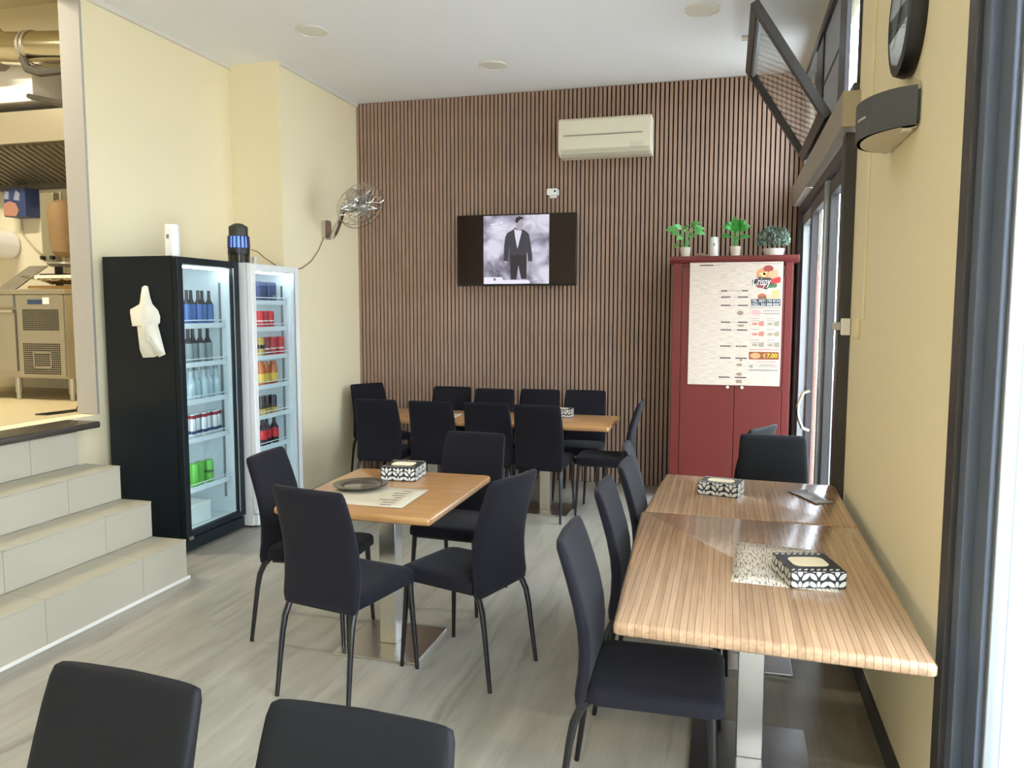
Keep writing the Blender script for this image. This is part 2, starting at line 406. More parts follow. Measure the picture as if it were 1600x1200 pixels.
# ------------------------------------------------------------------ kitchen beyond the opening
KZ = .93
S('floor_kitchen', (-8, -4.19, -1, 5.9, KZ-.06, KZ-.004), mat('kitchen_floor', (205, 190, 150), .5, var=.04, vscale=4))
S('wall_kitchen_back', (-8, -4.19, 5.7, 5.85, KZ, 4.3), mat('kitchen_wall', (214, 205, 178), .6), 'cream kitchen wall behind the cooking equipment')
S('wall_kitchen_side', (-8.1, -8, -1, 5.9, KZ, 4.3), mat('kitchen_wall', (214, 205, 178)))
S('wall_kitchen_front', (-8, -4.19, -1.1, -1, KZ, 4.3), mat('kitchen_wall', (214, 205, 178)))
S('ceiling_kitchen', (-8, -4.19, -1, 5.85, 4.2, 4.3), mat('kitchen_ceiling', (205, 196, 168), .8))
S('wall_kitchen_upper', (-4.25, -4.19, -1, 5.85, ZC, 4.3), M_wall)
def kitchen_lamp(x, y, lab):
    t = thing('ceiling_lamp', lab, 'lamp', (x, y, 4.15))
    box1('housing', (x-.6, x+.6, y-.08, y+.08, 4.15, 4.2), M_white, t)
    box1('diffuser', (x-.58, x+.58, y-.07, y+.07, 4.13, 4.15), mat('lamp_diffuser', (255, 240, 205), .5, emit=(255, 236, 190), estr=14), t)
    d = bpy.data.lights.new('lamp_light', 'AREA'); d.shape = 'RECTANGLE'; d.size = 1.1; d.size_y = .14; d.energy = 120; d.color = (1, .92, .76)
    o = bpy.data.objects.new('lamp_light', d); o.location = (0, 0, -.03); COL.objects.link(o); o.parent = t
kitchen_lamp(-5.6, 3.6, 'long warm ceiling lamp over the kitchen')

kf = thing('prep_fridge', 'stainless steel undercounter fridge with perforated grilles in the kitchen', 'fridge', (-5.5, 5.2, KZ))
YK = 4.90
box1('body', (-6.2, -4.80, YK, 5.6, 1.10, 1.738), M_steelk, kf, .004)
box1('worktop', (-6.22, -4.785, YK-.02, 5.62, 1.738, 1.778), M_steelk, kf, .006)
for x in (-4.83, -5.34): MB().lathe([(.02, KZ), (.02, KZ+.05), (.026, KZ+.05), (.026, 1.10)], 10, (x, YK+.06, 0)).build('leg', M_steelk, kf, True, world=True)
df = box1('door', (-6.0, -5.262, YK-.022, YK, 1.15, 1.60), M_steelk, kf, .004)
box1('handle', (-6.0, -5.262, YK-.035, YK-.015, 1.60, 1.622), M_chrome, df, .003)
box1('drawer_front', (-6.0, -5.27, YK-.02, YK, 1.64, 1.735), M_steelk, kf, .004)
pn = box1('machine_panel', (-5.245, -4.812, YK-.016, YK, 1.115, 1.735), M_steelk, kf, .004)
box1('control_display', (-5.13, -4.99, YK-.022, YK-.016, 1.665, 1.70), mat('display_blue', (48, 66, 96), .3), kf)
box1('sticker', (-4.99, -4.93, YK-.021, YK-.016, 1.665, 1.715), M_white, kf)
def grille(x0, x1, z0, z1):
    m = MB(); n = 20; k = 11 if z1-z0 < .2 else 15
    for i in range(n):
        for j in range(k):
            a = x0 + (i+.5)*(x1-x0)/n; b = z0 + (j+.5)*(z1-z0)/k
            m.box(a-.0055, a+.0055, YK-.0185, YK-.0155, b-.0052, b+.0052)
    o = m.build('perforated_grille', mat('grille_hole', (46, 40, 30), .8), kf, world=True); o['kind'] = 'stuff'
grille(-5.19, -4.85, 1.465, 1.627); grille(-5.20, -4.85, 1.13, 1.37)
for d in ((-5.10, -5.09, 1.18, 1.30), (-4.94, -4.93, 1.18, 1.30), (-5.10, -4.93, 1.18, 1.19), (-5.10, -4.93, 1.295, 1.305)):
    box1('filter_frame', (d[0], d[1], YK-.024, YK-.016, d[2], d[3]), M_steelk, kf)
# power cord
cp = [(-4.78, 5.3, 1.45), (-4.68, 5.0, 1.36), (-4.57, 4.76, 1.27), (-4.50, 4.66, 1.10), (-4.36, 4.52, .96), (-4.34, 4.48, .933), (-4.37, 4.38, .931), (-4.41, 4.21, .931), (-4.33, 4.22, .931), (-4.30, 4.34, .931), (-4.29, 4.47, .931)]
MB().tube(cp, .005, 6).build('power_cord', M_blackp, kf, True, world=True)

# foil tray, sheet, board on the kitchen worktop
ft = thing('foil_tray', 'shallow wooden board with crumpled silver foil on the steel worktop', 'tray', (-5.05, 5.3, 1.778))
box1('board', (-5.30, -4.82, 5.05, 5.42, 1.778, 1.81), mat('board_wood', (176, 140, 84), .6), ft, .004)
m = MB(); nx, ny = 16, 8; vs = []
for j in range(ny+1):
    for i in range(nx+1):
        x = -5.32 + i*.50/nx; y = 5.0 + j*.42/ny; e = max(abs(i/nx-.5), abs(j/ny-.5))*2
        vs.append((x, y, 1.835 + .05*max(0, e-.5) + random.uniform(-.012, .012) + (.02 if i < 5 else 0)))
m.add(vs, [(j*(nx+1)+i, j*(nx+1)+i+1, (j+1)*(nx+1)+i+1, (j+1)*(nx+1)+i) for j in range(ny) for i in range(nx)])
fo = m.build('foil', mat('crumpled_foil', (225, 220, 205), .18, metal=1), ft, world=True)
sd = fo.modifiers.new('thick', 'SOLIDIFY'); sd.thickness = .004
box1('rim', (-5.2, -4.78, 5.02, 5.08, 1.865, 1.89), M_cream, ft, .003)
ms = thing('steel_sheet', 'leaning grey steel sheet left of the foil tray', 'tray', (-5.55, 5.35, 1.778))
MB().add([(-5.66, 5.1, 1.784), (-5.48, 5.1, 1.784), (-5.40, 5.35, 1.984), (-5.59, 5.35, 1.984), (-5.66, 5.11, 1.779), (-5.48, 5.11, 1.779), (-5.40, 5.36, 1.979), (-5.59, 5.36, 1.979)],
         [(0, 1, 2, 3), (7, 6, 5, 4), (0, 4, 5, 1), (1, 5, 6, 2), (2, 6, 7, 3), (3, 7, 4, 0)]).build('sheet', M_steelk, ms, world=True)
# doner grill
dg = thing('kebab_grill', 'vertical kebab grill with a tan meat cone at the kitchen wall', 'grill', (-5.38, 5.55, 1.778))
box1('burner_panel', (-5.60, -5.46, 5.50, 5.60, 2.03, 2.60), mat('burner_grey', (150, 146, 122), .4, metal=.5), dg, .01)
MB().lathe([(.05, 2.06), (.085, 2.10), (.10, 2.25), (.11, 2.42), (.09, 2.50), (.03, 2.53)], 16, (-5.36, 5.48, 0)).build('meat_cone', mat('kebab_meat', (136, 108, 72), .7, var=.2, vscale=20), dg, True, world=True)
MB().tube([(-5.36, 5.48, 1.80), (-5.36, 5.48, 2.60)], .012, 8).build('spit', M_steelk, dg, True, world=True)
MB().lathe([(.10, 1.98), (.13, 2.0), (.13, 2.015)], 16, (-5.36, 5.48, 0)).build('drip_pan', M_steelk, dg, True, world=True)
box1('base_arm', (-5.60, -5.30, 5.46, 5.52, 1.90, 1.925), M_blackp, dg); box1('base_post', (-5.44, -5.40, 5.46, 5.52, 1.778, 2.0), M_blackp, dg)
for x in (-5.58, -5.48): MB().tube([(x, 5.50, 2.06), (x, 5.47, 2.06)], .018, 10).build('knob', M_blackp, dg, True, world=True)
# blue box on the wall
bb = thing('blue_carton', 'small blue carton with pink print fixed to the kitchen wall', 'box', (-5.9, 5.65, 2.45))
box1('carton', (-6.03, -5.80, 5.55, 5.70, 2.42, 2.66), mat('carton_blue', (44, 60, 104), .5), bb, .004)
MB().ext([(-6.03, 2.43), (-5.90, 2.42), (-5.87, 2.47), (-5.90, 2.53), (-5.96, 2.55), (-6.03, 2.53)], 'y', 5.545, 5.552).build('printed_shape', mat('carton_pink', (168, 120, 100), .6), bb, world=True)
MB().ext([(-6.02, 2.57), (-5.97, 2.565), (-5.965, 2.63), (-6.01, 2.64)], 'y', 5.545, 5.552).build('printed_patch', mat('carton_pale', (132, 138, 158), .6), bb, world=True)
MB().ext([(-5.92, 2.56), (-5.86, 2.55), (-5.85, 2.61), (-5.89, 2.645)], 'y', 5.545, 5.552).build('printed_patch', mat('carton_pale', (132, 138, 158), .6), bb, world=True)
# paper roll
pr = thing('paper_roll', 'big white paper roll hanging on the kitchen wall', 'paper roll', (-6.05, 5.6, 2.2))
mrot = Matrix.Rotation(R(90), 4, 'X')
MB().lathe([(.12, 0), (.12, .22)], 20, (-6.14, 5.68, 2.19), mrot).build('roll', M_white, pr, True, world=True)
MB().lathe([(.035, 0), (.035, .01)], 14, (-6.14, 5.462, 2.19), mrot).build('roll_core', M_blackp, pr, True, world=True)
tag(box1('wall_outlet', (-5.73, -5.70, 5.685, 5.70, 2.58, 2.64), M_white), 'small white wall outlet right of the blue carton', 'outlet')
tag(MB().tube([(-5.99, 5.68, 2.45), (-5.98, 5.68, 2.28), (-5.85, 5.68, 2.15), (-5.6, 5.68, 2.0)], .008, 6).build('wall_cable', mat('beige_cable', (176, 164, 132), .6), smooth=True), 'beige cable curving down the kitchen wall', 'cable')
tag(MB().lathe([(.06, 0), (.065, .2), (.05, .42)], 14, (-6.28, 5.55, 2.42)).build('white_canister', M_white, smooth=True), 'tall white canister on the wall at the far left of the kitchen', 'canister')
# hood
hoodt = thing('range_hood', 'large stainless extractor hood with slatted filters', 'hood', (-5.6, 5.4, 2.7))
MB().ext([(5.15, 2.93), (5.15, 3.17), (5.69, 3.34), (5.69, 2.93)], 'x', -7.2, -4.45).build('canopy', mat('hood_steel', (186, 178, 156), .35, metal=.7), hoodt, world=True)
for i in range(26):
    x = -6.25 + i*.068
    MB().add([(x, 5.20, 2.925), (x+.03, 5.20, 2.925), (x+.11, 5.64, 2.72), (x+.08, 5.64, 2.72), (x, 5.20, 2.91), (x+.03, 5.20, 2.91), (x+.11, 5.64, 2.70), (x+.08, 5.64, 2.70)],
             [(0, 1, 2, 3), (7, 6, 5, 4), (0, 4, 5, 1), (1, 5, 6, 2), (2, 6, 7, 3), (3, 7, 4, 0)]).build('filter_slat', mat('filter_steel', (128, 122, 104), .4, metal=.6), hoodt, world=True)
box1('filter_tray', (-7.2, -4.45, 5.64, 5.69, 2.66, 2.75), mat('filter_dark', (84, 78, 66), .6), hoodt)
box1('lit_wall_box', (-7.2, -5.46, 5.35, 5.69, 3.33, 3.60), M_white, hoodt, .006)  # white box in place of a brightly lit patch of kitchen wall
box1('lit_wall_ledge', (-7.2, -5.44, 5.32, 5.35, 3.30, 3.335), M_white, hoodt)  # lower edge of the box that imitates the lit wall
box1('back_sheet', (-5.46, -4.3, 5.66, 5.695, 3.3, 3.75), mat('grey_sheet', (84, 80, 72), .5), hoodt)
MB().tube([(-5.45, 5.3, 3.33), (-5.0, 5.25, 3.22), (-4.7, 5.2, 3.2)], .02, 6).build('edge_bar', mat('edge_dark', (70, 66, 58), .6), hoodt, True, world=True)
# duct
dc = thing('ventilation_duct', 'round shiny metal ventilation duct running above the hood', 'duct', (-5.2, 5.2, 3.62))
MB().tube([(-5.60, 5.2, 3.68), (-5.4, 5.2, 3.66), (-4.4, 5.2, 3.60)], .125, 20).build('pipe', mat('duct_steel', (205, 196, 172), .16, metal=1), dc, True, world=True)
for x in (-5.32, -5.28): MB().tube([(x, 5.2, 3.655), (x+.025, 5.2, 3.654)], .133, 20).build('joint_ring', M_steelk, dc, True, world=True)
MB().tube([(-5.62, 5.2, 3.68), (-5.85, 5.15, 3.69)], .17, 20).build('fan_housing', M_steelk, dc, True, world=True)
MB().tube([(-5.62, 5.035, 3.70), (-5.62, 5.02, 3.70)], .06, 14).build('motor_cap', mat('edge_dark', (70, 66, 58)), dc, True, world=True)
MB().tube([(-5.28, 5.1, 3.55), (-5.22, 5.08, 3.46), (-5.1, 5.08, 3.42), (-4.9, 5.1, 3.43)], .03, 8).build('bracket_hose', mat('edge_dark', (70, 66, 58)), dc, True, world=True)
tag(MB().box(-4.98, -4.86, 5.6, 5.7, 2.55, 2.64).build('shelf_box', M_steelk), 'small steel switch box under the hood', 'box')

# ------------------------------------------------------------------ drinks fridges
M_led = mat('fridge_led', (255, 255, 255), .5, emit=(240, 243, 248), estr=24)
def fridge(name, label, x0, x1, y0, y1, z1, shell, doorm, shelves, gap, xs_front, led=True):
    """hollow cabinet open to +x, glass door on the x1 side"""
    t = thing(name, label, 'fridge', ((x0+x1)/2, (y0+y1)/2, 0)); th = .035; xd = x1-.045; zb = .13
    b = MB()
    b.box(x0, xd, y0, y0+th, .02, z1); b.box(x0, xd, y1-th, y1, .02, z1); b.box(x0, x0+th, y0+th, y1-th, .02, z1)
    b.box(x0+th, xd, y0+th, y1-th, z1-.05, z1); b.box(x0+th, xd, y0+th, y1-th, .02, zb)
    b.build('cabinet', shell, t, world=True)
    l = MB(); e = .004
    l.box(x0+th, x0+th+e, y0+th, y1-th, zb, z1-.05); l.box(x0+th+e, xd-.002, y0+th, y0+th+e, zb, z1-.05); l.box(x0+th+e, xd-.002, y1-th-e, y1-th, zb, z1-.05)
    l.box(x0+th+e, xd-.002, y0+th+e, y1-th-e, zb, zb+e); l.box(x0+th+e, xd-.002, y0+th+e, y1-th-e, z1-.05-e, z1-.05)
    l.build('liner', M_inner, t, world=True)
    fw = gap
    d = box1('door', (xd+.003, x1, y0, y0+fw, .11, z1-.004), doorm, t, .006)
    box1('door_stile', (xd+.003, x1, y1-fw*1.2, y1, .11, z1-.004), doorm, d, .006)
    box1('door_rail', (xd+.003, x1, y0+fw, y1-fw*1.2, z1-.05, z1-.004), doorm, d, .004)
    box1('door_rail', (xd+.003, x1, y0+fw, y1-fw*1.2, .11, .15), doorm, d, .004)
    box1('door_glass', (x1-.018, x1-.012, y0+fw, y1-fw*1.2, .15, z1-.05), M_fglass, d)
    box1('door_gasket', (x1-.004, x1+.002, y1-fw*1.2-.006, y1-fw*1.2, .15, z1-.05), M_alug, d)
    box1('kick_plate', (xd-.01, x1-.006, y0+.01, y1-.01, .02, .10), shell, t, .006)
    for yy in (y0+.06, y1-.06):
        for xx in (x0+.06, xd-.05): MB().lathe([(.02, 0), (.02, .02)], 10, (xx, yy, 0)).build('foot', M_blackp, t, world=True)
    if led:
        box1('light_strip', (xd-.05, xd-.03, y0+th+.02, y1-th-.02, z1-.068, z1-.055), M_led, t)
        box1('light_strip', (xd-.028, xd-.012, y0+th+.006, y0+th+.018, zb+.08, z1-.08), M_led, t)  # unseen strip added behind the door stile to brighten the lower shelves
    box1('shelf_rack', (x0+.11, x0+.125, y1-th-.012, y1-th-.004, .25, z1-.15), M_alug, t)
    box1('shelf_rack', (xs_front-.05, xs_front-.035, y1-th-.012, y1-th-.004, .25, z1-.15), M_alug, t)
    for z in shelves:
        s = MB()
        ya, yb_ = y0+th+.01, y1-th-.014
        for k in range(13): 
            y = ya + k*(yb_-ya)/12; s.tube([(x0+.05, y, z), (xs_front, y, z)], .0028, 5)
        so = s.build('shelf', M_wire, t, world=True); so['kind'] = 'stuff'
        MB().box(xs_front, xs_front+.006, ya, yb_, z-.022, z+.012).build('price_rail', M_wire, so, world=True)
        MB().tube([(xs_front+.004, ya, z+.032), (xs_front+.004, yb_, z+.032), (xs_front-.03, yb_, z+.032)], .0035, 6).build('guard_wire', M_wire, so, world=True)
    return t
bs = [.395, .735, 1.0, 1.255, 1.52]
fb = fridge('drinks_fridge', 'tall black glass door drinks fridge beside the stairs', -3.985, -3.41, 4.39, 5.06, 1.97, M_blackf, M_blackf, bs, .055, -3.505)
MB().box(-3.405, -3.395, 4.40, 4.44, .10, .125).build('hinge', M_chrome, fb, world=True)
ws = [.57, .81, 1.04, 1.265, 1.483, 1.685]
fw_ = fridge('drinks_fridge', 'white glass door drinks fridge next to the black one', -3.93, -3.325, 5.085, 5.745, 1.965, M_whitef, M_whitef, ws, .055, -3.415)

def lathe_thing(name, lab, cat, group, loc, prof, m, bands=(), n=14, caps=()):
    o = MB().lathe(prof, n).build(name, m, smooth=True); o.location = loc; W[o] = Matrix.Translation(loc)
    tag(o, lab, cat, group)
    for bn, r, z0, z1, bm in bands:
        MB().lathe([(r, z0), (r, z1)], n).build(bn, bm, o, True)
    return o
def can_prof(r, h): return [(r*.8, 0), (r, .006), (r, h-.014), (r*.82, h-.002), (r*.82, h)]
def bottle_prof(r, h): return [(r*.9, 0), (r, .006), (r, h*.55), (r*.85, h*.62), (r*.42, h*.74), (r*.38, h*.97), (r*.42, h)]
BLUE = mat('bottle_blue', (64, 98, 156), .25); DARKB = mat('bottle_dark', (58, 52, 52), .2); GREYB = mat('bottle_grey', (130, 140, 142), .25)
CLEAR = mat('bottle_clear', (176, 192, 196), .12, spec=.8); SILV = mat('can_silver', (206, 204, 204), .3, metal=.4); REDC = mat('can_red', (196, 40, 44), .35)
DRED = mat('can_dark_red', (140, 28, 34), .35); GREEN = mat('can_green', (96, 176, 60), .35); NAVY = mat('can_navy', (48, 60, 98), .35)
ORNG = mat('bottle_orange', (186, 92, 28), .25); YEL = mat('label_yellow', (226, 186, 78), .5); COLA = mat('bottle_cola', (40, 22, 20), .2); GOLD = mat('can_gold', (176, 142, 66), .35)
def row(kind, fr, z, ys, x, words_, shelfw, group, build):
    for i, y in enumerate(ys):
        lab = f'{ORD[i]} {words_} from left, {shelfw} of {fr} fridge'
        build(lab, group, (x + (.0 if i % 2 == 0 else -.012), y, z + .003))
row('b', 'black', 1.52, [4.661, 4.722, 4.782, 4.842, 4.902], -3.555, 'dark blue bottle', 'top shelf', 'blue bottles in the black fridge',
    lambda l, g, p: lathe_thing('drink_bottle', l, 'bottle', g, p, bottle_prof(.029, .235), DARKB, (('label', .0302, .01, .14, BLUE),)))
row('b', 'black', 1.255, [4.66, 4.725, 4.79, 4.888], -3.555, 'grey labelled dark bottle', 'second shelf', 'grey bottles in the black fridge',
    lambda l, g, p: lathe_thing('drink_bottle', l, 'bottle', g, p, bottle_prof(.031, .235), DARKB, (('label', .0322, .01, .135, GREYB),)))
row('b', 'black', 1.0, [4.672, 4.742, 4.81, 4.88, 4.95], -3.555, 'clear bottle', 'third shelf', 'clear bottles in the black fridge',
    lambda l, g, p: lathe_thing('water_bottle', l, 'bottle', g, p, bottle_prof(.0335, .22), CLEAR, (('cap', .017, .20, .226, GREYB),)))
row('b', 'black', .735, [4.671+.0605*i for i in range(6)], -3.555, 'silver can with red top', 'fourth shelf', 'silver cans in the black fridge',
    lambda l, g, p: lathe_thing('drink_can', l, 'can', g, p, can_prof(.0295, .165), SILV, (('red_band', .0302, .135, .158, DRED), ('printed_band', .030, .03, .05, NAVY))))
row('b', 'black', .395, [4.675, 4.745, 4.835], -3.555, 'bright green can', 'lowest shelf', 'green cans in the black fridge',
    lambda l, g, p: lathe_thing('drink_can', l, 'can', g, p, can_prof(.034, .16), GREEN, (('dark_print', .0346, .07, .09, mat('can_dgreen', (50, 96, 40), .4)),) if 'third' in l else ()))
row('w', 'white', 1.685, [5.375, 5.445, 5.515, 5.588], -3.46, 'dark blue can', 'top shelf', 'blue cans in the white fridge',
    lambda l, g, p: lathe_thing('drink_can', l, 'can', g, p, can_prof(.033, .15), NAVY, (('pale_band', .0336, .02, .05, GREYB),) if 'fourth' in l else ()))
row('w', 'white', 1.483, [5.385, 5.455, 5.524], -3.46, 'bright red can', 'second shelf', 'red cans on the second shelf of the white fridge',
    lambda l, g, p: lathe_thing('drink_can', l, 'can', g, p, can_prof(.033, .13), REDC, (('white_stripe', .0336, .05, .058, M_white),)))
row('w', 'white', 1.265, [5.455, 5.56, 5.66], -3.46, 'red can', 'third shelf', 'red cans on the third shelf of the white fridge',
    lambda l, g, p: lathe_thing('drink_can', l, 'can', g, p, can_prof(.034, .145), DRED if 'first' in l else REDC, (('white_stripe', .0346, .05, .06, M_white),)))
lathe_thing('drink_can', 'gold can left of the red cans, third shelf of white fridge', 'can', None, (-3.46, 5.38, 1.268), can_prof(.034, .145), GOLD, (('dark_band', .0346, .06, .09, COLA),))
row('w', 'white', 1.04, [5.375, 5.452, 5.55], -3.46, 'orange tea bottle', 'fourth shelf', 'orange bottles in the white fridge',
    lambda l, g, p: lathe_thing('drink_bottle', l, 'bottle', g, p, [(.034, 0), (.036, .01), (.036, .12), (.03, .15), (.026, .165), (.026, .18)], ORNG, (('label', .0372, .03, .09, YEL),)))
row('w', 'white', .81, [5.375, 5.45, 5.53], -3.46, 'black and gold can', 'fifth shelf', 'black and gold cans in the white fridge',
    lambda l, g, p: lathe_thing('drink_can', l, 'can', g, p, can_prof(.035, .145), COLA, (('gold_band', .0356, .005, .05, GOLD),)))
row('w', 'white', .57, [5.38, 5.456, 5.545], -3.46, 'cola bottle with red label', 'lowest shelf', 'cola bottles in the white fridge',
    lambda l, g, p: lathe_thing('cola_bottle', l, 'bottle', g, p, bottle_prof(.035, .22), COLA, (('label', .0362, .05, .12, REDC),)))
tag(box1('white_carton', (-3.70, -3.52, 4.57, 4.80, .137, .28), M_white, bevel=.006), 'plain white carton on the floor of the black fridge', 'box')

# plastic bag hanging on the black fridge
pbm = MB(); outline = [(-3.655, 1.78), (-3.63, 1.775), (-3.615, 1.70), (-3.60, 1.66), (-3.56, 1.62), (-3.545, 1.58), (-3.548, 1.54), (-3.565, 1.525), (-3.52, 1.35), (-3.515, 1.335), (-3.565, 1.315), (-3.575, 1.325), (-3.60, 1.315), (-3.69, 1.31), (-3.70, 1.33), (-3.715, 1.52), (-3.745, 1.52), (-3.76, 1.515), (-3.775, 1.625), (-3.70, 1.66), (-3.685, 1.72), (-3.675, 1.77)]
c0 = (-3.64, 1.52); n = len(outline); vs = []
for k, s in ((0, 1.0), (1, .82), (2, .5), (3, .15)):
    for p in outline:
        vs.append((c0[0]+(p[0]-c0[0])*s, 4.385 - (.004 if k == 0 else .018+.012*k) + random.uniform(-.007, .007)*(k > 0), c0[1]+(p[1]-c0[1])*s))
fs = [(k*n+i, k*n+(i+1) % n, (k+1)*n+(i+1) % n, (k+1)*n+i) for k in range(3) for i in range(n)] + [tuple(3*n+i for i in range(n)), tuple(range(n-1, -1, -1))]
pbm.add(vs, fs)
tag(pbm.build('plastic_bag', mat('white_bag', (226, 222, 208), .5, var=.06, vscale=30), smooth=True, sharp=80), 'crumpled white plastic bag hanging on the side of the black fridge', 'bag')
for z, x in ((1.83, -3.99), (1.17, -3.99)):
    pass
# air freshener + insect trap on top of the fridges
def dispenser(loc, lab, r=.05, h=.19):
    t = thing('air_freshener', lab, 'dispenser', loc)
    MB().lathe([(r*.94, 0), (r, .01), (r*.97, h*.7), (r*.92, h-.01), (r*.85, h)], 18).build('body', M_white, t, True)
    MB().box(-.008, .008, -r-.004, -r+.01, h*.55, h*.68).build('nozzle', M_alug, t)
    return t
dispenser((-3.50, 4.47, 1.97), 'white cylindrical air freshener standing on the black fridge', .046, .205)
it = thing('insect_trap', 'black round insect trap lamp glowing blue on the white fridge', 'insect trap', (-3.50, 5.20, 1.965))
for k in range(4):
    a = R(45+90*k); MB().tube([(.068*math.cos(a), .068*math.sin(a), 0), (.072*math.cos(a), .072*math.sin(a), .10)], .008, 6).build('post', M_blackp, it, True)
MB().lathe([(.062, .003), (.064, .075)], 18).build('catch_cup', glass('smoke_cup', (140, 138, 128), .6), it, True)
MB().lathe([(.075, .07), (.078, .09), (.078, .115)], 20).build('lower_body', M_blackp, it, True)
MB().lathe([(.055, .115), (.055, .20)], 18).build('lamp_core', mat('uv_blue', (30, 60, 220), .5, emit=(110, 150, 255), estr=1.6), it, True)
for k in range(16):
    a = 2*math.pi*k/16; MB().tube([(.076*math.cos(a), .076*math.sin(a), .113), (.073*math.cos(a), .073*math.sin(a), .20)], .006, 5).build('cage_bar', mat('cage_blue', (20, 30, 90), .4), it, True)
MB().lathe([(.076, .198), (.068, .205), (.068, .265), (.064, .272), (.03, .292), (.005, .295)], 20).build('cap', mat('trap_cap', (58, 60, 54), .45), it, True)
cupt = MB().lathe([(.016, 0), (.018, .055), (.014, .058)], 12).build('small_cup', mat('frosted_cup', (214, 212, 202), .5), smooth=True); cupt.location = (-3.46, 5.34, 1.966)
tag(cupt, 'small frosted cup right of the insect trap', 'cup')
tag(MB().tube([(-3.43, 5.25, 2.07), (-3.42, 5.32, 2.06), (-3.44, 5.45, 2.02), (-3.47, 5.66, 1.972), (-3.52, 5.78, 1.968), (-3.57, 5.98, 1.95), (-3.568, 6.22, 1.985), (-3.568, 6.38, 2.05), (-3.568, 6.52, 2.16), (-3.568, 6.62, 2.28), (-3.568, 6.66, 2.33)], .004, 6).build('power_cable', mat('brown_cable', (140, 112, 80), .6), smooth=True), 'thin brown cable from the insect trap to the wall fan', 'cable')

# wall fan
fan = thing('wall_fan', 'chrome wall fan on a bracket at the corner of the yellow wall', 'fan', (-3.58, 6.66, 2.36))
MB().ext(rrect(6.60, 6.72, 2.27, 2.44, .03), 'x', -3.58, -3.54).build('wall_plate', M_chrome, fan, True, world=True)
MB().tube([(-3.55, 6.66, 2.31), (-3.48, 6.62, 2.29), (-3.43, 6.58, 2.33), (-3.37, 6.55, 2.42), (-3.30, 6.50, 2.52), (-3.25, 6.50, 2.57)], [.02, .024, .028, .026, .022, .02], 10).build('arm', M_chrome, fan, True, world=True)
ax = Vector((.66, -.35, -.62)).normalized(); fc = Vector((-3.12, 6.44, 2.545)); mh = Vector((0, 0, 1)).rotation_difference(ax).to_matrix().to_4x4()
MB().lathe([(.02, -.185), (.05, -.17), (.062, -.13), (.062, -.02), (.04, 0)], 18, fc, mh).build('motor', mat('fan_silver', (196, 194, 188), .25, metal=.9), fan, True, world=True)
for k in range(3):
    a0 = R(20+120*k); vs = []
    for i in range(7):
        rr = .03 + .17*i/6; wd = .055*math.sin(math.pi*min(1, .25+i/7)) + .02
        for j, sgn in ((0, -1), (1, 1)):
            a = a0 + sgn*wd/rr*.7; vs.append(fc + mh.to_3x3() @ Vector((rr*math.cos(a), rr*math.sin(a), .02 + sgn*.012)))
    b = MB().add(vs, [(2*i, 2*i+2, 2*i+3, 2*i+1) for i in range(6)]).build('blade', mat('fan_blade', (186, 182, 172), .2, metal=.6), fan, True, world=True)
    sd = b.modifiers.new('thick', 'SOLIDIFY'); sd.thickness = .003
def ring(r, z, t=.0035, n=36): return [fc + mh.to_3x3() @ Vector((r*math.cos(2*math.pi*k/n), r*math.sin(2*math.pi*k/n), z)) for k in range(n+1)]
for r, z in ((.215, .0), (.215, .05), (.14, .075), (.14, -.02), (.06, .08)):
    MB().tube(ring(r, z), .0035, 5, False).build('guard_ring', M_chrome, fan, True, world=True)
for k in range(20):
    a = 2*math.pi*k/20; c, s = math.cos(a), math.sin(a)
    pts = [fc + mh.to_3x3() @ Vector(v) for v in ((.05*c, .05*s, -.02), (.14*c, .14*s, -.02), (.215*c, .215*s, 0), (.215*c, .215*s, .05), (.14*c, .14*s, .075), (.04*c, .04*s, .082))]
    MB().tube(pts, .0018, 4).build('guard_wire', M_chrome, fan, True, world=True)
# small camera hook on slat wall is part of the wall camera below

# ------------------------------------------------------------------ slat wall fittings
acx = thing('air_conditioner', 'cream wall mounted air conditioner on the slat wall', 'air conditioner', (-1.09, 7.25, 3.0))
MB().ext([(7.345, 3.33), (7.16, 3.33), (7.135, 3.31), (7.13, 3.06), (7.15, 3.025), (7.20, 3.0), (7.345, 3.0)], 'x', -1.50, -.672).build('body', M_cream, acx, world=True, bevel=.008)
box1('front_groove', (-1.45, -.75, 7.126, 7.134, 3.172, 3.182), mat('ac_groove', (150, 144, 128), .6), acx)
MB().ext([(7.132, 3.05), (7.126, 3.05), (7.145, 3.018), (7.19, 2.996), (7.195, 3.002), (7.152, 3.024)], 'x', -1.47, -.69).build('louver_flap', mat('ac_flap', (206, 198, 176), .5), acx, world=True)
box1('display_panel', (-.86, -.74, 7.124, 7.131, 3.055, 3.10), mat('ac_disp', (214, 206, 186), .4), acx)
sc = thing('security_camera', 'small white security camera above the television', 'camera', (-1.575, 7.34, 2.70))
MB().tube([(-1.60, 7.346, 2.70), (-1.60, 7.30, 2.70)], .035, 14).build('mount', M_blackp, sc, True, world=True)
MB().ext(rrect(-1.62, -1.52, 2.675, 2.735, .012), 'y', 7.22, 7.30).build('housing', M_white, sc, True, world=True)
box1('lower_bracket', (-1.60, -1.54, 7.25, 7.30, 2.655, 2.675), M_white, sc)
MB().tube([(-1.545, 7.222, 2.71), (-1.545, 7.214, 2.71)], .009, 10).build('lens', M_blackp, sc, True, world=True)

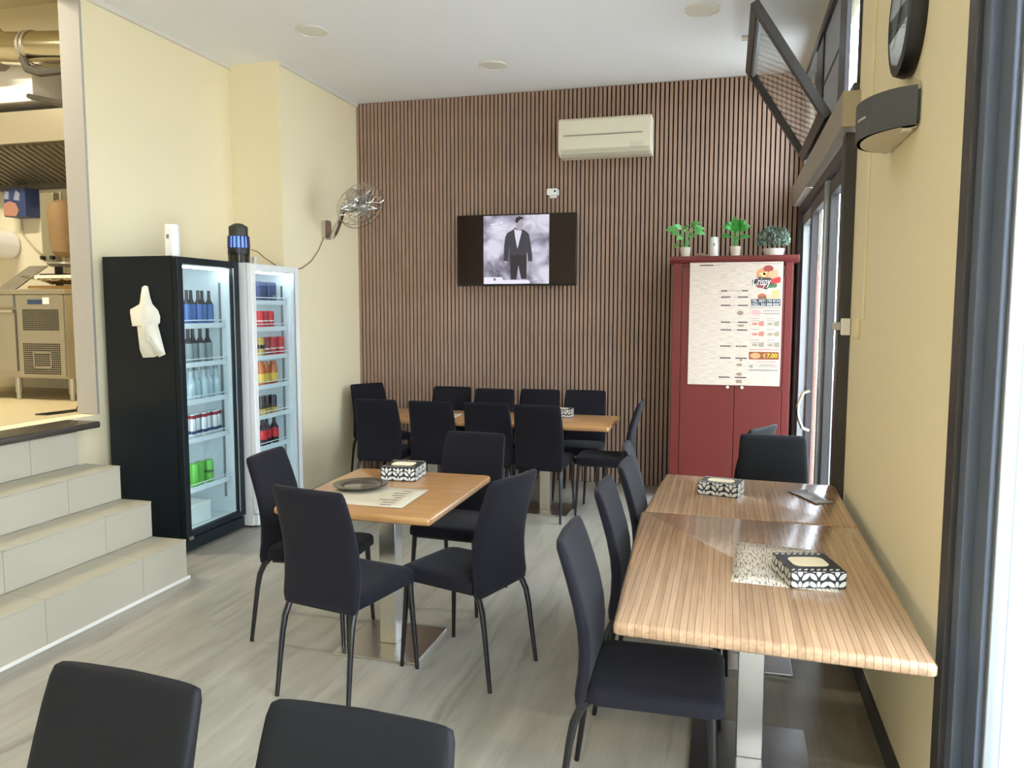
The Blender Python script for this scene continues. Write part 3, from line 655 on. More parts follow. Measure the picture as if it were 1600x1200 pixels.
tv = thing('television', 'flat television on the slat wall showing a person in dark jacket', 'television', (-1.925, 7.3, 1.86))
TY = 7.25
def tvx(u): return -2.237 + u*(2.237-1.602)
def tvz(v): return 1.872 + v*(2.508-1.872)
box1('case', (-2.502, -1.348, TY+.004, 7.30, 1.855, 2.52), M_blackp, tv, .004)
box1('wall_mount', (-2.1, -1.75, 7.30, 7.345, 2.0, 2.35), M_blackp, tv)
box1('screen', (-2.496, -1.354, TY, TY+.004, 1.862, 2.514), mat('screen_black', (34, 22, 21), .15, spec=.3), tv)
def scr(name, rgb, e): return mat(name, (8, 8, 8), .3, emit=rgb, estr=e)
def smoke_mat():
    m = bpy.data.materials.new('screen_smoke'); m.use_nodes = True; nt = m.node_tree; b = nt.nodes['Principled BSDF']
    b.inputs['Base Color'].default_value = (.01, .01, .01, 1); b.inputs['Roughness'].default_value = .3
    tc = nt.nodes.new('ShaderNodeTexCoord'); n = nt.nodes.new('ShaderNodeTexNoise'); n.inputs['Scale'].default_value = 4.2; n.inputs['Detail'].default_value = 3; n.inputs['Distortion'].default_value = .5
    nt.links.new(tc.outputs['Object'], n.inputs[0]); r = nt.nodes.new('ShaderNodeValToRGB'); e = r.color_ramp.elements
    e[0].position = .36; e[0].color = (*lin((92, 86, 104)), 1); e[1].position = .60; e[1].color = (*lin((224, 222, 240)), 1)
    k = e.new(.47); k.color = (*lin((158, 154, 176)), 1)
    nt.links.new(n.outputs[0], r.inputs[0]); nt.links.new(r.outputs[0], b.inputs['Emission Color']); b.inputs['Emission Strength'].default_value = .95
    return m
box1('screen_picture', (tvx(0), tvx(1), TY-.0008, TY, tvz(0), tvz(1)), smoke_mat(), tv)
def tvpoly(name, pts, m, d):
    q = [(tvx((x-145)/940), tvz(1-(y-105)/995)) for x, y in pts]
    MB().ext(q, 'y', TY-.0008-d, TY-.0008).build(name, m, tv, world=True)
jk = scr('screen_jacket', (62, 60, 76), .9); tvpoly('pictured_trousers', [(525, 640), (770, 630), (768, 1025), (690, 1030), (650, 830), (620, 1035), (540, 1035)], scr('screen_trousers', (44, 40, 54), .9), .0006)
tvpoly('pictured_jacket', [(600, 280), (575, 310), (490, 360), (460, 420), (445, 560), (440, 760), (495, 770), (522, 560), (530, 680), (765, 680), (775, 640), (790, 775), (845, 780), (850, 700), (825, 520), (800, 380), (745, 330), (700, 312), (660, 330)], jk, .0010)
tvpoly('pictured_shirt', [(590, 300), (640, 325), (690, 325), (697, 345), (650, 540), (638, 590), (625, 540), (600, 400)], scr('screen_shirt', (226, 224, 240), .95), .0014)
tvpoly('pictured_face', [(612, 215), (625, 190), (650, 170), (715, 165), (712, 215), (724, 245), (708, 270), (700, 310), (660, 328), (622, 305)], scr('screen_face', (176, 170, 184), .9), .0018)
tvpoly('pictured_hair', [(605, 195), (612, 145), (660, 122), (715, 142), (724, 165), (690, 165), (660, 185), (640, 212), (618, 218)], scr('screen_hair', (52, 48, 60), .9), .0022)
tvpoly('pictured_hand', [(442, 765), (492, 768), (494, 795), (460, 800), (445, 785)], scr('screen_face', (176, 170, 184), .9), .0014)
tvpoly('pictured_hand', [(790, 772), (838, 776), (830, 800), (800, 818)], scr('screen_face', (176, 170, 184), .9), .0014)
tvpoly('caption_bar', [(150, 1000), (415, 1000), (430, 1042), (795, 1044), (820, 1095), (150, 1098)], scr('screen_white', (236, 234, 250), 1.0), .0014)
tvpoly('caption_icon', [(290, 1020), (310, 1012), (328, 1022), (322, 1048), (305, 1055), (290, 1042)], scr('screen_grey', (110, 108, 124), .9), .0018)
for i, (a, b, y) in enumerate(((245, 350, 225), (375, 430, 205), (265, 400, 262), (300, 460, 295))):
    tvpoly('screen_lettering', [(a, y), (b, y-12), (b+4, y+8), (a+3, y+18)], scr('screen_white', (236, 234, 250), 1.0), .0008)

# ------------------------------------------------------------------ red cabinet with menu
cab = thing('red_cabinet', 'tall red painted cupboard in the corner carrying the menu poster', 'cabinet', (.035, 7.1, 0))
CY = 6.86
box1('carcass', (-.444, .515, CY+.02, 7.34, .06, 2.02), M_red, cab, .004)
box1('stile', (-.444, -.372, CY, CY+.02, .06, 2.02), M_red, cab, .003); box1('stile', (.455, .515, CY, CY+.02, .06, 2.02), M_red, cab, .003)
for a, b, hx in ((-.368, .074, .022), (.078, .451, .137)):
    d_ = box1('door', (a, b, CY-.004, CY+.018, .10, 1.985), M_red, cab, .004)
    MB().lathe([(.008, 0), (.013, .018), (.008, .024)], 10, (hx, CY-.004, .986), Matrix.Rotation(R(90), 4, 'X')).build('knob', M_cream, d_, True, world=True)
for x in (-.372, .455):
    for z in (1.93, .985): MB().box(x-.008, x+.006, CY-.010, CY, z-.03, z+.03).build('hinge', mat('hinge_brass', (92, 52, 44), .4, metal=.5), cab, world=True)
box1('plinth', (-.43, .50, CY+.03, 7.33, 0, .06), M_red, cab)
MB().ext([(CY-.03, 2.045), (CY-.03, 2.075), (7.345, 2.075), (7.345, 2.02), (CY, 2.02), (CY-.012, 2.03)], 'x', -.472, .558).build('cornice', M_red, cab, world=True, bevel=.003)

po = thing('menu_poster', 'large printed pizzeria menu poster hung on the red cabinet', 'poster', (.07, CY-.012, 1.0))
PY = CY-.010; PX0, PX1, PZ0, PZ1 = -.305, .436, 1.003, 2.022
def paper_lines():
    m = bpy.data.materials.new('menu_paper'); m.use_nodes = True; nt = m.node_tree; b = nt.nodes['Principled BSDF']; b.inputs['Roughness'].default_value = .45
    tc = nt.nodes.new('ShaderNodeTexCoord'); mp = nt.nodes.new('ShaderNodeMapping'); mp.inputs['Scale'].default_value = (14, 1, 170); nt.links.new(tc.outputs['Object'], mp.inputs[0])
    n = nt.nodes.new('ShaderNodeTexNoise'); n.inputs['Scale'].default_value = 1; n.inputs['Detail'].default_value = 2; nt.links.new(mp.outputs[0], n.inputs[0])
    r = nt.nodes.new('ShaderNodeValToRGB'); e = r.color_ramp.elements; e[0].position = .42; e[0].color = (*lin((196, 178, 164)), 1); e[1].position = .55; e[1].color = (*lin((212, 194, 176)), 1)
    nt.links.new(n.outputs[0], r.inputs[0]); nt.links.new(r.outputs[0], b.inputs['Base Color']); return m
box1('sheet', (PX0, PX1, PY-.003, PY, PZ0, PZ1), paper_lines(), po)
# poster print: pixel grid of the zoomed picture (118..920 x 65..1150) to sheet coordinates
def ppx(x, y):
    v = (y-65)/(1150-65); xl = 120 - 28*v; xr = 922 - 36*v
    return PX0 + (x-xl)/(xr-xl)*(PX1-PX0), PZ1 - v*(PZ1-PZ0)
def pprint(name, polys, m, d, kind='stuff'):
    b = MB()
    for pl in polys: b.ext([ppx(*p) for p in pl], 'y', PY-.003-d, PY-.0029)
    o = b.build(name, m, po, world=True)
    if len(polys) > 1: o['kind'] = 'stuff'
    return o
def rc(x0, y0, x1, y1): return [(x0, y0), (x1, y0), (x1, y1), (x0, y1)]
def ell(cx, cy, a, b, n=18): return [(cx+a*math.cos(2*math.pi*k/n), cy+b*math.sin(2*math.pi*k/n)) for k in range(n)]
pk = lambda n, c: mat('print_'+n, c, .5)
bars = []
for y, a, b, c, d_ in ((315, 390, 445, 570, 624), (370, 390, 472, 535, 622), (443, 388, 472, 535, 620), (591, 386, 468, 535, 618), (659, 384, 478, 525, 616), (803, 378, 470, 515, 610), (908, 376, 472, 512, 608), (1080, 366, 462, 505, 606)):
    bars += [rc(a, y-5.5, b, y+5.5), rc(c, y-5.5, d_, y+5.5)]
bars += [rc(205, 85, 325, 95)]
pprint('section_bars', bars, pk('dark', (84, 62, 62)), .0006)
pprint('section_titles', [rc(455, 310, 560, 320), rc(480, 367, 528, 374), rc(480, 440, 528, 447), rc(475, 588, 528, 595), rc(482, 656, 518, 662), rc(478, 800, 508, 806), rc(330, 86, 385, 94), rc(655, 76, 910, 84)], pk('mid', (176, 160, 150)), .0006)
pprint('food_photos', [ell(555, 510, 28, 20), ell(560, 620, 30, 10), ell(550, 803, 18, 10), ell(558, 925, 12, 12), ell(545, 968, 26, 12), ell(543, 1050, 26, 14), rc(515, 1100, 565, 1130)], pk('food', (150, 126, 106)), .0008)
pprint('logo_pizza', [ell(770, 170, 80, 52)], pk('pizza', (206, 142, 84)), .0006); pprint('logo_tomato', [ell(795, 125, 44, 30)], pk('tomato', (156, 66, 60)), .0008)
pprint('logo_fries', [[(790, 210), (800, 150), (870, 130), (880, 200)]], pk('fries', (196, 160, 120)), .0010); pprint('logo_slice', [[(715, 165), (790, 150), (760, 205)], ell(760, 170, 14, 10)], pk('slice', (236, 206, 150)), .0012)
pprint('logo_swoosh', [[(655, 230), (690, 195), (820, 205), (815, 262), (780, 305), (730, 290), (660, 262)]], pk('black', (60, 54, 50)), .0014)
pprint('logo_red_block', [[(815, 215), (890, 195), (900, 210), (895, 245), (815, 262)]], pk('red', (190, 52, 52)), .0018)
pprint('logo_red_ribbon', [rc(700, 258, 775, 290)], pk('wine', (140, 62, 62)), .0018); pprint('logo_green_ribbon', [[(785, 258), (865, 255), (868, 275), (860, 288), (785, 292)]], pk('green', (78, 112, 76)), .0018)
pprint('burger_bun', [ell(740, 362, 38, 22)], pk('bun', (178, 98, 70)), .0006); pprint('fries_bag', [[(825, 315), (855, 305), (892, 315), (885, 382), (820, 382)]], pk('bag', (206, 172, 118)), .0006)
pprint('burger_filling', [rc(705, 366, 778, 386)], pk('fill', (120, 84, 58)), .0008); pprint('sticks', [[(775, 360), (800, 345), (815, 382), (780, 386)]], pk('stk', (214, 180, 140)), .0007)
pprint('phone_panel', [rc(648, 388, 896, 448)], pk('slate', (58, 62, 70)), .0010)
pprint('offer_panel', [rc(628, 850, 880, 915)], pk('brown', (140, 78, 34)), .0008); pprint('offer_pizza', [ell(682, 884, 44, 26)], pk('pz2', (206, 150, 104)), .0012)
pprint('offer_frame', [rc(630, 828, 880, 834), rc(630, 915, 880, 918), rc(690, 935, 860, 940)], pk('rose', (196, 110, 110)), .0008)
pprint('column_frame', [rc(638, 300, 640, 830), rc(626, 1005, 872, 1018), rc(720, 960, 850, 968), rc(700, 975, 866, 981), rc(645, 460, 890, 466), rc(752, 486, 886, 494), rc(745, 510, 890, 520), rc(632, 965, 660, 990)], pk('fine', (150, 140, 136)), .0007)
pprint('pink_badge', [ell(690, 505, 44, 26)], pk('pink', (222, 160, 156)), .0007)
fp = []
for r_, y in enumerate((605, 695, 790)):
    for x in (650, 780): fp += [ell(x+28, y, 26, 12), [(x+60, y-16), (x+105, y-30), (x+105, y+18), (x+60, y+16)]]
pprint('menu_photos', fp[:2]+fp[4:6], pk('ph_red', (192, 120, 104)), .0007); pprint('menu_photos', fp[2:4]+fp[6:], pk('ph_olive', (158, 144, 122)), .0007)
pprint('menu_captions', [rc(x, y, x+70, y+6) for x in (648, 780) for y in (555, 575, 650, 742, 765)], pk('fine', (150, 140, 136)), .0007)
def text(name, body, parent, m, x, z, width, height, y, shear=0, world=True):
    cu = bpy.data.curves.new('tmp', 'FONT'); cu.body = body; cu.size = 1; cu.shear = shear
    ob = bpy.data.objects.new('tmp', cu); COL.objects.link(ob); bpy.context.view_layer.update()
    me = bpy.data.meshes.new_from_object(ob.evaluated_get(bpy.context.evaluated_depsgraph_get()))
    xs_ = [v.co.x for v in me.vertices]; ys_ = [v.co.y for v in me.vertices]; x0, x1, y0, y1 = min(xs_), max(xs_), min(ys_), max(ys_)
    b = MB(); b.add([(x + (v.co.x-x0)/(x1-x0)*width, y, z + (v.co.y-y0)/(y1-y0)*height) for v in me.vertices], [tuple(p.vertices) for p in me.polygons])
    bpy.data.objects.remove(ob); bpy.data.curves.remove(cu); bpy.data.meshes.remove(me)
    o = b.build(name, m, parent, world=world); o['kind'] = 'stuff'; return o
def ptext(name, body, m, x0, y0, x1, y1, d, shear=0):
    a = ppx(x0, y1); b = ppx(x1, y0); text(name, body, po, m, a[0], a[1], b[0]-a[0], b[1]-a[1], PY-.003-d, shear)
pw = pk('white', (246, 242, 236))
ptext('logo_lettering', 'Crispy', pw, 662, 200, 818, 290, .0024, .35)
ptext('phone_number', 'TEL. 0371 192 8134', pw, 655, 394, 890, 414, .0016); ptext('phone_number', 'CELL. 351 898 8207', pw, 655, 424, 890, 444, .0016)
ptext('price', '\u20ac', pk('price_o', (240, 190, 110)), 745, 866, 772, 900, .0016); ptext('price', '7,00', pk('price_y', (250, 226, 60)), 780, 864, 866, 904, .0016)

# plants and dispenser on the cabinet
M_lf = mat('leaf_green', (66, 150, 58), .45, var=.25, vscale=6); M_lf2 = mat('leaf_light', (104, 172, 92), .45, var=.25, vscale=6); M_pot = mat('pot_cream', (214, 202, 184), .6)
CZ = 2.075
lm = MB(); vs = []
for i in range(7):
    t = i/6; wd = .36*math.sin(math.pi*min(1, (t**.8)))*(1-.25*t) + .004; h_ = .10*math.sin(math.pi*t) - .22*t*t
    vs += [(-wd, t, h_+.07*wd), (0, t, h_-.03), (wd, t, h_+.07*wd)]
lm.add(vs, [q for i in range(6) for q in ((3*i, 3*i+1, 3*i+4, 3*i+3), (3*i+1, 3*i+2, 3*i+5, 3*i+4))])
LEAF = lm.build('leaf', M_lf, smooth=True); LEAF_ME = LEAF.data; bpy.data.objects.remove(LEAF)
LEAF2_ME = LEAF_ME.copy(); LEAF2_ME.materials[0] = M_lf2
def potted(loc, lab, leaves, me, k=1, pr=.045, ph=.085):
    t = thing('potted_plant', lab, 'plant', loc)
    MB().lathe([(pr*.82, 0), (pr, ph), (pr*.92, ph), (pr*.88, ph-.01)], 18).build('pot', M_pot, t, True)
    for az, el, dist, ln, up in leaves:
        dist *= k; ln *= k
        a, e = R(az), R(el)
        base = Vector((dist*.25*math.cos(a), dist*.25*math.sin(a), ph-.01)); tip = Vector((dist*math.cos(a), dist*math.sin(a), ph + up))
        MB().tube([base, base.lerp(tip, .5)+Vector((0, 0, .03)), tip], .0025, 5).build('stem', M_lf2, t, True)
        d = Vector((math.cos(a)*math.cos(e), math.sin(a)*math.cos(e), math.sin(e)))
        nrm = Vector((random.uniform(-.4, .4), -.75, .55)); nrm = (nrm - d*nrm.dot(d)).normalized(); sx_ = d.cross(nrm)
        o = bpy.data.objects.new('leaf', me); COL.objects.link(o); o.parent = t
        o.matrix_local = Matrix.Translation(tip) @ Matrix((sx_, d, nrm)).transposed().to_4x4() @ Matrix.Diagonal((ln, ln, ln, 1))
    return t
random.seed(3)
potted((-.355, 6.98, CZ), 'leafy green potted plant at the left end of the cabinet top', [(180, 5, .09, .13, .15), (200, 10, .06, .11, .11), (160, -25, .07, .10, .03), (0, 15, .08, .13, .14), (330, 25, .06, .12, .17), (30, 20, .06, .12, .17), (270, 30, .04, .12, .13), (240, -10, .06, .10, .08), (300, 0, .06, .11, .09), (90, 30, .04, .12, .16), (345, -5, .10, .12, .12), (280, 20, .05, .12, .15), (215, 30, .05, .11, .15)], LEAF2_ME, .8)
potted((.057, 6.98, CZ), 'bright green potted plant in the middle of the cabinet top', [(270, 45, .03, .13, .12), (230, 30, .05, .12, .12), (310, 35, .05, .13, .12), (180, 30, .06, .12, .14), (0, 35, .06, .13, .13), (200, 10, .06, .12, .08), (340, 10, .06, .12, .07), (270, 10, .05, .12, .06), (150, 45, .05, .12, .16), (30, 45, .05, .12, .17), (90, 50, .03, .12, .17), (255, 60, .02, .12, .17), (300, 65, .02, .12, .15), (220, 55, .03, .12, .14), (320, 55, .04, .12, .15)], LEAF_ME, .70)
bu = thing('potted_bush', 'round grey green bushy plant at the right end of the cabinet top', 'plant', (.362, 7.0, CZ))
MB().lathe([(.075, 0), (.088, .06), (.08, .062)], 20).build('pot', M_pot, bu, True)
b = MB()
for k in range(1100):
    u = random.uniform(-.35, 1); a = random.uniform(0, 2*math.pi); rr = .135*random.uniform(.55, 1)**.5; s = math.sqrt(1-u*u)
    c = Vector((rr*s*math.cos(a), rr*s*math.sin(a), .13 + rr*u*.9)); d1 = Vector((random.gauss(0, 1), random.gauss(0, 1), random.gauss(0, 1))).normalized(); d2 = d1.orthogonal().normalized()
    L = random.uniform(.009, .016); b.cur = k % 3
    b.add([c-d1*L, c-d2*L*.45, c+d1*L, c+d2*L*.45], [(0, 1, 2, 3)])
o = b.build('foliage', [mat('bush_green', (88, 112, 92), .6), mat('bush_grey', (140, 156, 140), .6), mat('bush_dark', (56, 76, 60), .6)], bu); o['kind'] = 'stuff'
dispenser((-.116, 6.98, CZ), 'white cylindrical air freshener between plants on the red cabinet', .038, .165)
tag(MB().tube([(-.27, 6.95, CZ+.012), (-.22, 6.94, CZ+.02), (-.17, 6.96, CZ+.012)], [.012, .014, .008], 6).build('wood_chip', mat('chip', (150, 116, 90), .7), smooth=True), 'small brown twig lying beside the left plant pot', 'twig')

# ------------------------------------------------------------------ tables
def pedestal(t, x, y, z, post, plate, pl_rot=0):
    box1('post', (x-post/2, x+post/2, y-post/2, y+post/2, .012, z), M_steel, t, .003)
    box1('base_plate', (x-plate/2, x+plate/2, y-plate/2, y+plate/2, 0, .012), M_chrome if False else M_steel, t, .002)
    box1('top_bracket', (x-.16, x+.16, y-.16, y+.16, z-.008, z), M_blackp, t)
def table_top(t, pts, z, th, m, em, r=.012):
    """quad top with rounded edge; pts counter-clockwise world coordinates"""
    c = Vector((sum(p[0] for p in pts)/4, sum(p[1] for p in pts)/4, 0)); rings = []
    for off, zz in ((-.006, z-th), (0, z-th+.006), (0, z-r), (-.004, z-.004), (-r, z)):
        ring_ = []
        for i, p in enumerate(pts):
            p = Vector((*p, 0)); d = (p-c); d = Vector((math.copysign(1, d.x), math.copysign(1, d.y), 0))
            q = p + d*off
            a = Vector((*pts[i-1], 0)); b_ = Vector((*pts[(i+1) % 4], 0)); rr = .018
            pa = q + (a-p).normalized()*rr; pb = q + (b_-p).normalized()*rr
            for k in range(5):
                s = k/4; ring_.append(((1-s)**2*pa + 2*s*(1-s)*q + s*s*pb) + Vector((0, 0, zz)))
        rings.append(ring_)
    o = MB().loft(rings).build('table_top', m, t, True, world=True, sharp=60)
    return o
TZ = .74
t1 = thing('dining_table', 'square oak dining table on a steel pedestal in the middle of the room', 'table', (-1.56, 3.55, 0))
table_top(t1, [(-1.955, 3.105), (-1.195, 3.095), (-1.20, 4.02), (-1.975, 4.02)], TZ, .036, M_oak, M_oake)
pedestal(t1, -1.545, 3.47, TZ-.036, .085, .42)
t2 = thing('dining_table', 'bamboo striped dining table nearest the camera along the yellow wall', 'table', (.12, 2.8, 0))
table_top(t2, [(-.290, 2.175), (.536, 2.12), (.545, 3.425), (-.345, 3.475)], TZ, .038, M_bamboo, M_bamboo)
pedestal(t2, .118, 2.90, TZ-.038, .09, .42)
t3 = thing('dining_table', 'bamboo striped dining table behind the nearest one, by the glass doors', 'table', (.12, 3.9, 0))
table_top(t3, [(-.335, 3.480), (.545, 3.432), (.555, 4.26), (-.30, 4.325)], TZ-.002, .038, M_bamboo, M_bamboo)
pedestal(t3, .115, 3.80, TZ-.04, .09, .42)
t4 = thing('dining_table', 'right oak table of the long row before the slat wall', 'table', (-1.4, 6.27, 0))
table_top(t4, [(-1.85, 5.93), (-.842, 5.93), (-.842, 6.62), (-1.85, 6.62)], TZ, .036, M_oak, M_oake)
pedestal(t4, -1.39, 6.22, TZ-.036, .085, .42)
t5 = thing('dining_table', 'left oak table of the long row before the slat wall', 'table', (-2.66, 6.27, 0))
table_top(t5, [(-2.86, 5.93), (-1.854, 5.93), (-1.854, 6.62), (-2.86, 6.62)], TZ, .036, M_oak, M_oake)
pedestal(t5, -2.36, 6.22, TZ-.036, .085, .42)

# ------------------------------------------------------------------ chairs
def back_ring(z, y, hw, th, bow, n=24):
    r = []
    for k in range(n):
        a = 2*math.pi*k/n; c, s = math.cos(a), math.sin(a)
        x = hw*math.copysign(abs(c)**.28, c); yy = th/2*math.copysign(abs(s)**.55, s)
        r.append(Vector((x, y + yy + bow*(x/hw)**2, z)))
    return r
def make_chair(fabric):
    t = thing('dining_chair', '', 'chair'); del t['category']
    lv = [(.392, -.214, .172, .020, 0), (.398, -.214, .186, .036, 0), (.43, -.214, .193, .044, .002), (.50, -.206, .195, .044, .004), (.57, -.205, .195, .044, .006), (.64, -.213, .194, .044, .008), (.71, -.229, .192, .043, .010),
          (.78, -.250, .189, .042, .011), (.84, -.270, .186, .040, .012), (.885, -.286, .183, .037, .012), (.904, -.292, .178, .028, .012), (.910, -.294, .166, .012, .012)]
    MB().loft([back_ring(*l) for l in lv]).build('backrest', fabric, t, True, sharp=70)
    sr = []
    for z, d in ((.412, -.012), (.416, 0), (.450, 0), (.462, -.006), (.469, -.022), (.472, -.06)):
        sr.append([Vector((x, y, z)) for x, y in rrect(-.20-d, .20+d, -.195-d*.3, .225+d, .045)])
    MB().loft(sr).build('seat', fabric, t, True, sharp=70)
    MB().box(-.165, .165, -.17, .19, .396, .413).build('seat_frame', M_leg, t)
    for s in (-1, 1):
        MB().tube([(s*.172, .185, .414), (s*.182, .192, .25), (s*.195, .205, 0)], [.0145, .0125, .0095], 10).build('leg', M_leg, t, True)
        MB().tube([(s*.165, -.190, .41), (s*.170, -.212, .385), (s*.176, -.232, .34), (s*.180, -.245, .27), (s*.188, -.280, 0)], [.0145, .0145, .014, .0125, .0095], 10).build('leg', M_leg, t, True)
    bpy.context.view_layer.update(); note_kids(t); return t
proto = make_chair(M_black); proto2 = make_chair(M_blackv)
CH = [
 (-1.55, 3.075, 78, 'black fabric chair with its back to the camera at the square table', 0),
 (-1.14, 3.365, 162, 'black fabric chair at the right side of the square table, facing left', 0),
 (-1.95, 3.51, 4, 'black fabric chair at the left side of the square table, nearest the fridges', 0),
 (-1.42, 4.10, -94, 'black fabric chair at the far side of the square table facing the camera', 0),
 (-.20, 2.515, 1, 'black fabric chair nearest the camera at the striped tables, seat in full view', 0),
 (-.195, 3.225, 0, 'second black chair from the camera along the striped tables', 0),
 (-.165, 3.725, -1, 'third black chair from the camera along the striped tables', 0),
 (-.215, 4.20, 4, 'fourth and farthest black chair along the striped tables, barely showing', 0),
 (.275, 4.465, -90, 'dark chair at the far head of the striped tables before the red cabinet', 1),
 (-.01, 5.22, 152, 'dark chair mostly hidden behind the chair at the head of the striped tables', 1),
 (-2.72, 6.11, 91, 'leftmost black chair on the near side of the long back table', 0),
 (-2.245, 6.11, 90, 'second black chair from the left on the near side of the long back table', 0),
 (-1.785, 6.12, 90, 'third black chair from the left on the near side of the long back table', 0),
 (-1.365, 6.08, 89, 'rightmost black chair on the near side of the long back table', 0),
 (-3.15, 6.93, -33, 'turned black chair in the left corner behind the long back table', 0),
 (-2.47, 6.73, -90, 'second black chair from the left along the slat wall', 0),
 (-2.03, 6.64, -90, 'third black chair from the left along the slat wall', 0),
 (-1.615, 6.70, -90, 'fourth black chair from the left along the slat wall', 0),
 (-1.205, 6.73, -90, 'rightmost black chair along the slat wall behind the long back table', 0),
 (-.915, 6.275, 180, 'black chair at the right end of the long back table, seen from the side', 0),
 (-1.14, .965, -94, 'black chair back cut by the bottom edge, left of the two in front', 1),
 (-.62, .945, -92, 'black chair back cut by the bottom edge, right of the two in front', 1),
]
used = {0: False, 1: False}
for x, y, h, lab, k in CH:
    src = (proto, proto2)[k]
    if used[k]: c = copy_tree(src)
    else: c = src; used[k] = True
    c.location = (x, y, 0); c.rotation_euler = (0, 0, R(h-90)); tag(c, lab, 'chair', 'black dining chairs')

# ------------------------------------------------------------------ things on the tables
def leaf_poly(cx, cy, L, wd, ang):
    c, s = math.cos(ang), math.sin(ang); out = []
    for u, v in ((0, 0), (.25, .8), (.5, 1), (.75, .8), (1, 0), (.75, -.8), (.5, -1), (.25, -.8)):
        px, py = u*L, v*wd; out.append((cx + px*c - py*s, cy + px*s + py*c))
    return out
def leaf_pattern(wd, hg):
    """sprigs of paired leaves covering a wd x hg rectangle, clipped to it"""
    out = []; n = max(1, round(wd/.062)); step = wd/n
    for i in range(n):
        cx = (i+.5)*step
        out.append(leaf_poly(cx, .036, .034, .0085, R(90))); out.append(leaf_poly(cx, .002, .022, .006, R(90)))
        for sgn in (-1, 1):
            out.append(leaf_poly(cx+sgn*.005, .004, .034, .0078, R(90 - sgn*58)))
            out.append(leaf_poly(cx+sgn*.005, .026, .034, .0078, R(90 - sgn*46)))
            out.append(leaf_poly(cx+sgn*.010, .052, .022, .006, R(90 - sgn*50)))
    return [[(min(max(x, .001), wd-.001), min(max(z, .001), hg-.001)) for x, z in pl] for pl in out]
def napkin_box(loc, rz, lab, L=.235, D=.125, Hh=.068, tissue=True):
    t = thing('tissue_box', lab, 'tissue box', loc, rz, 'leaf patterned tissue boxes')
    MB().box(-L/2, L/2, -D/2, D/2, 0, Hh).build('carton', M_boxblk, t, bevel=.0015)
    e = .0007
    for nm, fn, wd, hg in (('leaf_print', lambda u, v, k: (-L/2+u, -D/2-k, v), L, Hh), ('leaf_print', lambda u, v, k: (L/2-u, D/2+k, v), L, Hh),
                           ('leaf_print', lambda u, v, k: (-L/2-k, D/2-u, v), D, Hh), ('leaf_print', lambda u, v, k: (L/2+k, -D/2+u, v), D, Hh)):
        b = MB()
        for pl in leaf_pattern(wd, hg): b.add([fn(u, v, e) for u, v in pl], [tuple(range(8))])
        o = b.build(nm, M_silver, t); o['kind'] = 'stuff'
    b = MB()
    for yy in (-D/2+.003, D/2-.030):
        for k in range(int(L/.02)):
            b.add([(-L/2+.004+u, yy+v, Hh+e) for u, v in leaf_poly(k*.02, .004, .024, .005, R(50))], [tuple(range(8))])
    o = b.build('top_leaf_print', M_silver, t); o['kind'] = 'stuff'
    MB().ext(rrect(-L*.33, L*.33, -D*.24, D*.24, .025), 'z', Hh-.001, Hh+.0012).build('tissue_opening', mat('tissue_cream', (232, 220, 186), .7), t)
    return t
napkin_box((-1.632, 3.85, TZ), R(5), 'black and white leaf patterned tissue box on the square table', .185, .20, .072)
napkin_box((-.005, 3.925, TZ-.002), R(-13), 'leaf patterned tissue box on the far striped table', .19, .15, .062)
napkin_box((.280, 2.715, TZ+.002), R(14), 'leaf patterned tissue box lying on a menu on the nearest striped table', .175, .20, .055)
napkin_box((-1.31, 6.45, TZ), R(0), 'leaf patterned tissue box on the long back table, mostly behind a chair', .18, .12, .07)
def paper_print():
    m = bpy.data.materials.new('menu_sheet'); m.use_nodes = True; nt = m.node_tree; b = nt.nodes['Principled BSDF']; b.inputs['Roughness'].default_value = .35
    tc = nt.nodes.new('ShaderNodeTexCoord'); mp = nt.nodes.new('ShaderNodeMapping'); mp.inputs['Scale'].default_value = (220, 26, 1); nt.links.new(tc.outputs['Object'], mp.inputs[0])
    n = nt.nodes.new('ShaderNodeTexNoise'); n.inputs['Scale'].default_value = 1; n.inputs['Detail'].default_value = 2; nt.links.new(mp.outputs[0], n.inputs[0])
    r = nt.nodes.new('ShaderNodeValToRGB'); e = r.color_ramp.elements; e[0].position = .40; e[0].color = (*lin((120, 108, 92)), 1); e[1].position = .50; e[1].color = (*lin((222, 212, 192)), 1)
    nt.links.new(n.outputs[0], r.inputs[0]); nt.links.new(r.outputs[0], b.inputs['Base Color']); return m
M_sheet = paper_print()
def sheet(lab, pts, z, m, curl=0):
    c = Vector((sum(p[0] for p in pts)/4, sum(p[1] for p in pts)/4, z)); vs = []; N = 6
    for j in range(N+1):
        for i in range(N+1):
            u, v = i/N, j/N
            p = (Vector(pts[0])*(1-u)*(1-v) + Vector(pts[1])*u*(1-v) + Vector(pts[2])*u*v + Vector(pts[3])*(1-u)*v)
            vs.append((p.x-c.x, p.y-c.y, .0012 + curl*(abs(u-.5)*2)**3))
    o = MB().add(vs, [(j*(N+1)+i, j*(N+1)+i+1, (j+1)*(N+1)+i+1, (j+1)*(N+1)+i) for j in range(N) for i in range(N)]).build('menu_sheet', m, smooth=True)
    o.location = c; W[o] = Matrix.Translation(c); s = o.modifiers.new('thick', 'SOLIDIFY'); s.thickness = .0012; s.offset = -1
    return tag(o, lab, 'menu')
sheet('printed paper menu under the tissue box on the nearest striped table', [(.035, 2.615), (.365, 2.60), (.335, 3.05), (.058, 3.09)], TZ, M_sheet)
sheet('folded leaflet on the far striped table near the doors', [(.418, 3.80), (.50, 3.845), (.40, 4.10), (.308, 4.05)], TZ-.002, mat('leaflet', (150, 150, 156), .25, var=.35, vscale=30), .004)
